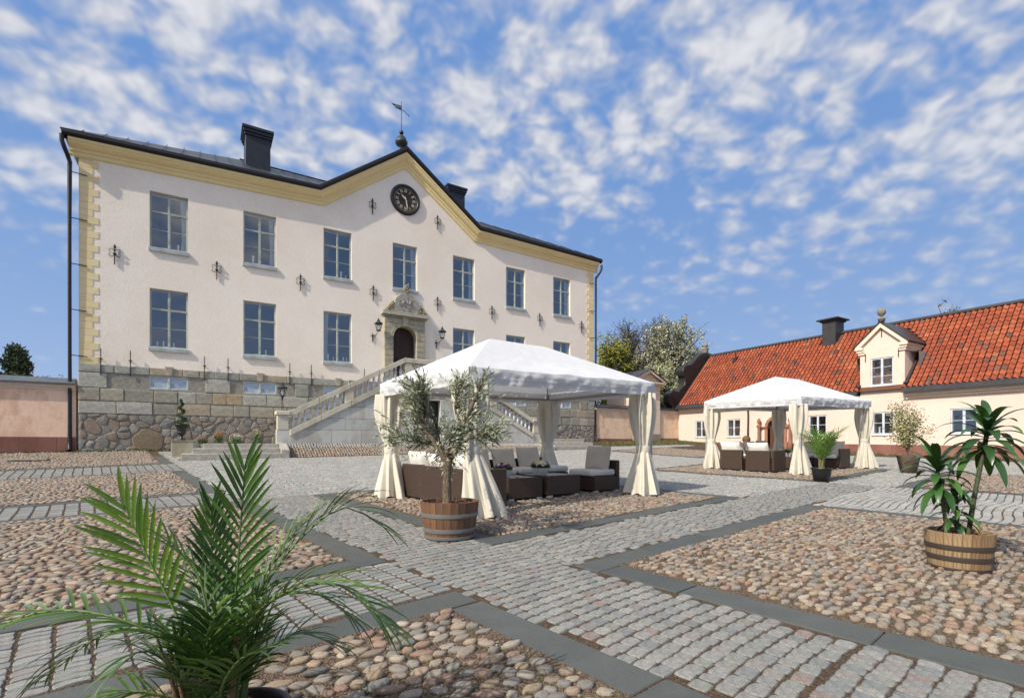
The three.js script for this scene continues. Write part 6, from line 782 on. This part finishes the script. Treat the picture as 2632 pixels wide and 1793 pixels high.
{
  const u = 12.76, v = 6.52, gy = H(u, v), pot = thing('plant_pot', 'black round pot of the small palm before the far pavilion', 'pot', null, u, gy + 0.004, v); part(pot, 'body', lathe([[0.001, 0], [0.17, 0], [0.215, 0.29], [0.235, 0.295], [0.235, 0.33], [0.21, 0.33], [0.2, 0.28]], 28), M(0.015, 0.014, 0.015, { roughness: 0.4 })); part(pot, 'soil', lathe([[0.001, 0.29], [0.2, 0.285]], 20), M(0.06, 0.05, 0.035, { roughness: 1 }));
  const t = thing('palm', 'small yellow-green palm in the black pot before the far pavilion', 'palm', null, u, gy + 0.29, v); reseed(99); const mats = [leafMat(0.11, 0.24, 0.025), leafMat(0.17, 0.30, 0.03), leafMat(0.06, 0.15, 0.02), M(0.14, 0.16, 0.06)];
  for (let k = 0; k < 18; k++) { const A = k * 2.4 + rr(-0.3, 0.3), tl = rr(0.2, 0.62), l = rr(0.75, 1.12), R = (a, b) => new THREE.Vector3(Math.cos(A) * a, b, Math.sin(A) * a); frond(t, [R(0.02, 0), R(tl * 0.3, l * 0.45), R(tl * 0.7, l * 0.8), R(tl, l * 0.92)], 0.26, 14, { w: 0.016, droop: 0.7, mats, r: 0.008 }); }
  for (let k = 0; k < 5; k++) part(t, 'stem', limb([new THREE.Vector3(rr(-0.06, 0.06), -0.04, rr(-0.06, 0.06)), new THREE.Vector3(rr(-0.06, 0.06), 0.15, rr(-0.06, 0.06)), new THREE.Vector3(rr(-0.09, 0.09), 0.36, rr(-0.09, 0.09))], [0.025, 0.02, 0.012], 6, 5), M(0.26, 0.19, 0.10));
}
{ // shrub in a tapered pot before the wing
  const u = 17.3, v = 6.45, gy = H(u, v), pot = thing('plant_pot', 'tall brown tapered pot before the tiled wing', 'pot', null, u, gy + 0.01, v); part(pot, 'body', lathe([[0.001, 0], [0.2, 0], [0.3, 0.48], [0.31, 0.5], [0.27, 0.5], [0.25, 0.45]], 4), M(0.16, 0.12, 0.08, { map: T.granite })); part(pot, 'soil', lathe([[0.001, 0.44], [0.24, 0.44]], 4), M(0.05, 0.04, 0.03));
  const t = thing('shrub', 'pale pinkish flowering shrub against the tiled wing', 'shrub', null, u, gy + 0.44, v); reseed(654); const tw = [], A = [], B = [], ends = [];
  for (let k = 0; k < 26; k++) { const a = rr(0, TAU), r = rr(0.15, 0.62), y = rr(0.6, 1.62), e = new THREE.Vector3(Math.cos(a) * r, y, Math.sin(a) * r), s = new THREE.Vector3(0, rr(0, 0.6), 0); tw.push(limb([s, s.clone().lerp(e, 0.5).add(new THREE.Vector3(0, 0.08, 0)), e], [0.014, 0.009, 0.004], 4, 5)); for (let q = 0; q < 130; q++) { const f = rr(0.3, 1.02), p = s.clone().lerp(e, f).add(new THREE.Vector3(rr(-0.14, 0.14), rr(-0.12, 0.12), rr(-0.14, 0.14))); (rnd() < 0.6 ? A : B).push([p, new THREE.Vector3(rr(-1, 1), rr(-0.5, 1), rr(-1, 1))]); } }
  part(t, 'branches', merge(tw), M(0.2, 0.13, 0.09)); part(t, 'foliage', leafCloud(A.length, i => A[i], 0.07, 0.036), M(0.20, 0.21, 0.07, { roughness: 0.7 })); part(t, 'blossom', leafCloud(B.length, i => B[i], 0.06, 0.04), M(0.56, 0.50, 0.33, { roughness: 0.8 }));
}
{ // spiral box in the urn
  const t = thing('spiral_topiary', 'dark green spiral-clipped evergreen in the black urn', 'topiary', null, -0.72, 1.93, 22.05); reseed(12); const A = []; for (let k = 0; k < 2600; k++) { const q = Math.pow(rnd(), 1.3), a = q * TAU * 3.6, R = 0.2 * (1 - q) + 0.02, th = 0.085 * (1 - q * 0.7); const p = new THREE.Vector3(Math.cos(a) * R * 0.75 + rr(-th, th), q * 1.0 + rr(-th, th) * 0.8, Math.sin(a) * R * 0.75 + rr(-th, th)); A.push([p, new THREE.Vector3(rr(-1, 1), rr(-0.2, 1), rr(-1, 1))]); }
  part(t, 'stem', limb([new THREE.Vector3(0, -0.05, 0), new THREE.Vector3(0, 0.5, 0), new THREE.Vector3(0, 0.98, 0)], [0.02, 0.012, 0.004], 6, 6), M(0.1, 0.07, 0.05)); part(t, 'foliage', leafCloud(A.length, i => A[i], 0.04, 0.024), M(0.05, 0.085, 0.025, { roughness: 0.7 }));
}
[['orange-tipped heather on the platform by the castle foot', 0.5, [0.45, 0.18, 0.06], 0.5], ['low green plant with white flowers on the platform beside the steps', 1.15, [0.6, 0.6, 0.5], 0.4], ['dark red pansies on the platform near the urn', -0.05, [0.16, 0.03, 0.05], 0.22], ['tall pale grass tuft beside the staircase newel', 1.9, [0.42, 0.36, 0.22], 0.6]].forEach(([lab, u, c, h], i) => { reseed(40 + i); const t = thing('flowering_plant', lab, 'plant', 'plants by the steps', u, 1.28, 23.7); part(t, 'foliage', leafCloud(380, () => { const a = rr(0, TAU), r = rr(0, 0.16); return [new THREE.Vector3(Math.cos(a) * r, rr(0, h * 0.6), Math.sin(a) * r), new THREE.Vector3(rr(-0.5, 0.5), 1, rr(-0.5, 0.5))]; }, 0.12, 0.02), greenLeaf); part(t, 'flowers', leafCloud(160, () => { const a = rr(0, TAU), r = rr(0, 0.18); return [new THREE.Vector3(Math.cos(a) * r, rr(h * 0.5, h), Math.sin(a) * r), new THREE.Vector3(rr(-1, 1), rr(0, 1), rr(-1, 1))]; }, 0.05, 0.035), M(...c)); });

// ---------------------------------------------------------------- trees beyond the walls
function tree(name, label, u, v, h, rad, o) {
  reseed(o.sd); const t = thing(name, label, 'tree', 'trees beyond the walls', u, H(u, v) - 0.02, v), bm = M(...(o.bark || [0.09, 0.075, 0.06]), { roughness: 1 }), limbs = [limb([new THREE.Vector3(0, 0, 0), new THREE.Vector3(rr(-0.2, 0.2), h * 0.3, rr(-0.2, 0.2)), new THREE.Vector3(rr(-0.3, 0.3), h * 0.75, rr(-0.3, 0.3))], [h * 0.025, h * 0.02, h * 0.006], 7, 8)], L = o.cols.map(() => []);
  for (let k = 0; k < o.n; k++) { const a = rr(0, TAU), q = rr(0.2, 1), base = new THREE.Vector3(rr(-0.15, 0.15), h * mixn(0.15, 0.62, q), rr(-0.15, 0.15)), R = rad * Math.sqrt(rr(0.1, 1)) * (o.cone ? 1.08 - q : Math.sin(Math.PI * mixn(0.22, 0.86, q))), e = new THREE.Vector3(Math.cos(a) * R, o.cone ? h * mixn(0.05, 0.99, q) : h * mixn(0.28, 1.0, q * rr(0.75, 1)), Math.sin(a) * R); if (o.cone) base.set(0, e.y + 0.1, 0); const m = base.clone().lerp(e, 0.5).add(new THREE.Vector3(0, h * 0.03, 0)); limbs.push(limb([base, m, e], [h * 0.007, h * 0.004, h * 0.0015], 4, 4));
    for (let s = 0; s < o.sub; s++) { const st = m.clone().lerp(e, rr(0, 1)), d = new THREE.Vector3(rr(-1, 1), rr(o.cone ? -0.6 : -0.2, o.up || 1), rr(-1, 1)).normalize(), ln = h * rr(0.04, 0.1) * (o.tw || 1), en = st.clone().addScaledVector(d, ln); limbs.push(limb([st, st.clone().lerp(en, 0.5), en], [h * 0.0018, h * 0.0008], 3, 2)); for (let w = 0; w < o.lv; w++) { const p = st.clone().lerp(en, rr(0.1, 1.05)).add(new THREE.Vector3(rr(-1, 1), rr(-1, 1), rr(-1, 1)).multiplyScalar(h * o.sc)); L[Math.floor(rnd() * L.length)].push([p, new THREE.Vector3(rr(-1, 1), rr(-0.6, 1), rr(-1, 1))]); } } }
  part(t, 'trunk', merge(limbs), bm); L.forEach((l, i) => l.length && part(t, o.names ? o.names[i] : 'crown', leafCloud(l.length, k => l[k], o.len, o.wid), M(...o.cols[i], { roughness: 0.9 })));
}
tree('evergreen_tree', 'dark conical evergreen behind the left garden wall', -9.35, 40, 5.7, 2.1, { sd: 1, n: 120, sub: 8, lv: 12, cone: true, sc: 0.016, len: 0.26, wid: 0.11, cols: [[0.035, 0.06, 0.03], [0.025, 0.045, 0.022], [0.05, 0.075, 0.035]] });
tree('spring_tree', 'small airy spring tree beside the evergreen on the left', -7.9, 40, 4.9, 1.4, { sd: 2, n: 40, sub: 6, lv: 6, sc: 0.014, len: 0.13, wid: 0.08, cols: [[0.16, 0.20, 0.09], [0.12, 0.15, 0.07]] });
tree('spring_tree', 'low pale tree at the left picture edge behind the wall', -11.2, 42, 4.6, 1.8, { sd: 3, n: 40, sub: 6, lv: 9, sc: 0.012, len: 0.2, wid: 0.12, cols: [[0.12, 0.17, 0.06], [0.09, 0.13, 0.05]] });
tree('blossom_tree', 'tall white blossoming tree behind the gatehouse', 34.9, 30.2, 10.8, 3.9, { sd: 4, n: 130, sub: 9, lv: 13, sc: 0.008, len: 0.13, wid: 0.1, tw: 1.15, up: 2.2, cols: [[0.60, 0.58, 0.48], [0.52, 0.52, 0.36], [0.22, 0.25, 0.09], [0.28, 0.29, 0.12]], names: ['blossom', 'blossom', 'foliage', 'foliage'], bark: [0.10, 0.085, 0.07] });
tree('blossom_tree', 'lower white blossoming tree beside the curved gable end', 31.6, 28.8, 6.4, 2.3, { sd: 5, n: 90, sub: 8, lv: 14, sc: 0.01, len: 0.13, wid: 0.1, cols: [[0.56, 0.55, 0.42], [0.28, 0.31, 0.11], [0.40, 0.41, 0.24]], names: ['blossom', 'foliage', 'blossom'] });
tree('budding_tree', 'brownish budding tree with fine twigs behind the gatehouse', 39.1, 40, 13.3, 3.6, { sd: 6, n: 120, sub: 12, lv: 5, sc: 0.008, len: 0.15, wid: 0.08, tw: 1.2, cols: [[0.14, 0.11, 0.055], [0.12, 0.105, 0.05]], bark: [0.07, 0.055, 0.045] });
tree('budding_tree', 'second brownish budding tree left of the blossoming crown', 43.8, 40, 13.8, 3.6, { sd: 7, n: 100, sub: 12, lv: 5, sc: 0.008, len: 0.15, wid: 0.08, tw: 1.2, cols: [[0.15, 0.115, 0.06], [0.12, 0.10, 0.05]], bark: [0.07, 0.055, 0.045] });
tree('yellow_tree', 'fresh yellow-green tree just right of the castle corner', 34.6, 38, 10.8, 2.6, { sd: 8, n: 90, sub: 8, lv: 12, sc: 0.012, len: 0.2, wid: 0.13, cols: [[0.34, 0.32, 0.03], [0.26, 0.27, 0.03], [0.18, 0.21, 0.03]] });
tree('yellow_tree', 'bright yellow-green bush showing above the garden wall', 27.6, 30, 3.7, 2.2, { sd: 9, n: 70, sub: 8, lv: 12, sc: 0.014, len: 0.16, wid: 0.1, cols: [[0.32, 0.36, 0.03], [0.24, 0.29, 0.03]] });
tree('spring_tree', 'leafy treetop just showing above the tiled ridge', 46, 14.5, 10.9, 2.4, { sd: 10, n: 50, sub: 6, lv: 9, sc: 0.012, len: 0.2, wid: 0.12, cols: [[0.14, 0.18, 0.06], [0.3, 0.3, 0.2]] });
{ // weeds and dry leaves along the foot of the walls on the right
  const list = []; reseed(808); const g = leafCloud(10, () => [new THREE.Vector3(rr(-0.05, 0.05), 0, rr(-0.05, 0.05)), new THREE.Vector3(rr(-0.7, 0.7), 1, rr(-0.7, 0.7))], 0.09, 0.02);
  for (let k = 0; k < 5200; k++) { let u, v; if (rnd() < 0.55) { u = rr(20.2, 28.6); v = rr(21.6, 24.35); if (rnd() > 0.35 + 0.65 * PN.noise(u, v * 2, 1) + 0.3) continue; } else if (rnd() < 0.7) { u = rr(27.7, 28.8); v = rr(5, 24); if (rnd() > 0.4) continue; } else { u = rr(-8, -0.9); v = rr(24.2, 24.46); if (rnd() > 0.3) continue; } dummy.position.set(u, H(u, v) - 0.01, -v); dummy.rotation.set(0, rr(0, 6), 0); dummy.scale.setScalar(rr(0.5, 1.3)); dummy.updateMatrix(); list.push({ m: dummy.matrix.clone(), c: RGB(...pick([[0.10, 0.12, 0.03], [0.14, 0.15, 0.04], [0.2, 0.16, 0.07], [0.07, 0.09, 0.03]])) }); }
  const im = new THREE.InstancedMesh(g, M(1, 1, 1, { roughness: 0.9 }), list.length); list.forEach((o, i) => { im.setMatrixAt(i, o.m); im.setColorAt(i, o.c); }); im.name = 'weeds'; im.userData = { kind: 'stuff', label: 'low weeds and grass along the foot of the walls', category: 'weeds' }; scene.add(im);
}
{ const t = tagged(new THREE.Mesh(bx(-5.2, -4.25, H(-4.7, 21.4) + 0.02, H(-4.7, 21.4) + 0.1, 21.3, 21.65, 0.02), stoneM(0.33, 0.31, 0.25)), 'stone_plank', 'small flat stone lying on the cobbles below the left wall', 'stone'); }
{ const p = thing('garden_ball', 'brown ball ornament beside the arched red door of the wing', 'ornament', null, 27.9, H(27.9, 18.6), 18.6); part(p, 'pot', lathe([[0.001, 0], [0.12, 0], [0.16, 0.28], [0.001, 0.28]], 12), M(0.25, 0.12, 0.08)); part(p, 'ball', new THREE.IcosahedronGeometry(0.24, 2).translate(0, 0.48, 0), M(0.2, 0.12, 0.05, { map: T.bark, bumpMap: T.bark, bumpScale: 0.02 })); }

scene.traverse(o => { if (o.isMesh) { o.castShadow = true; o.receiveShadow = true; } });
renderer.render(scene, camera);
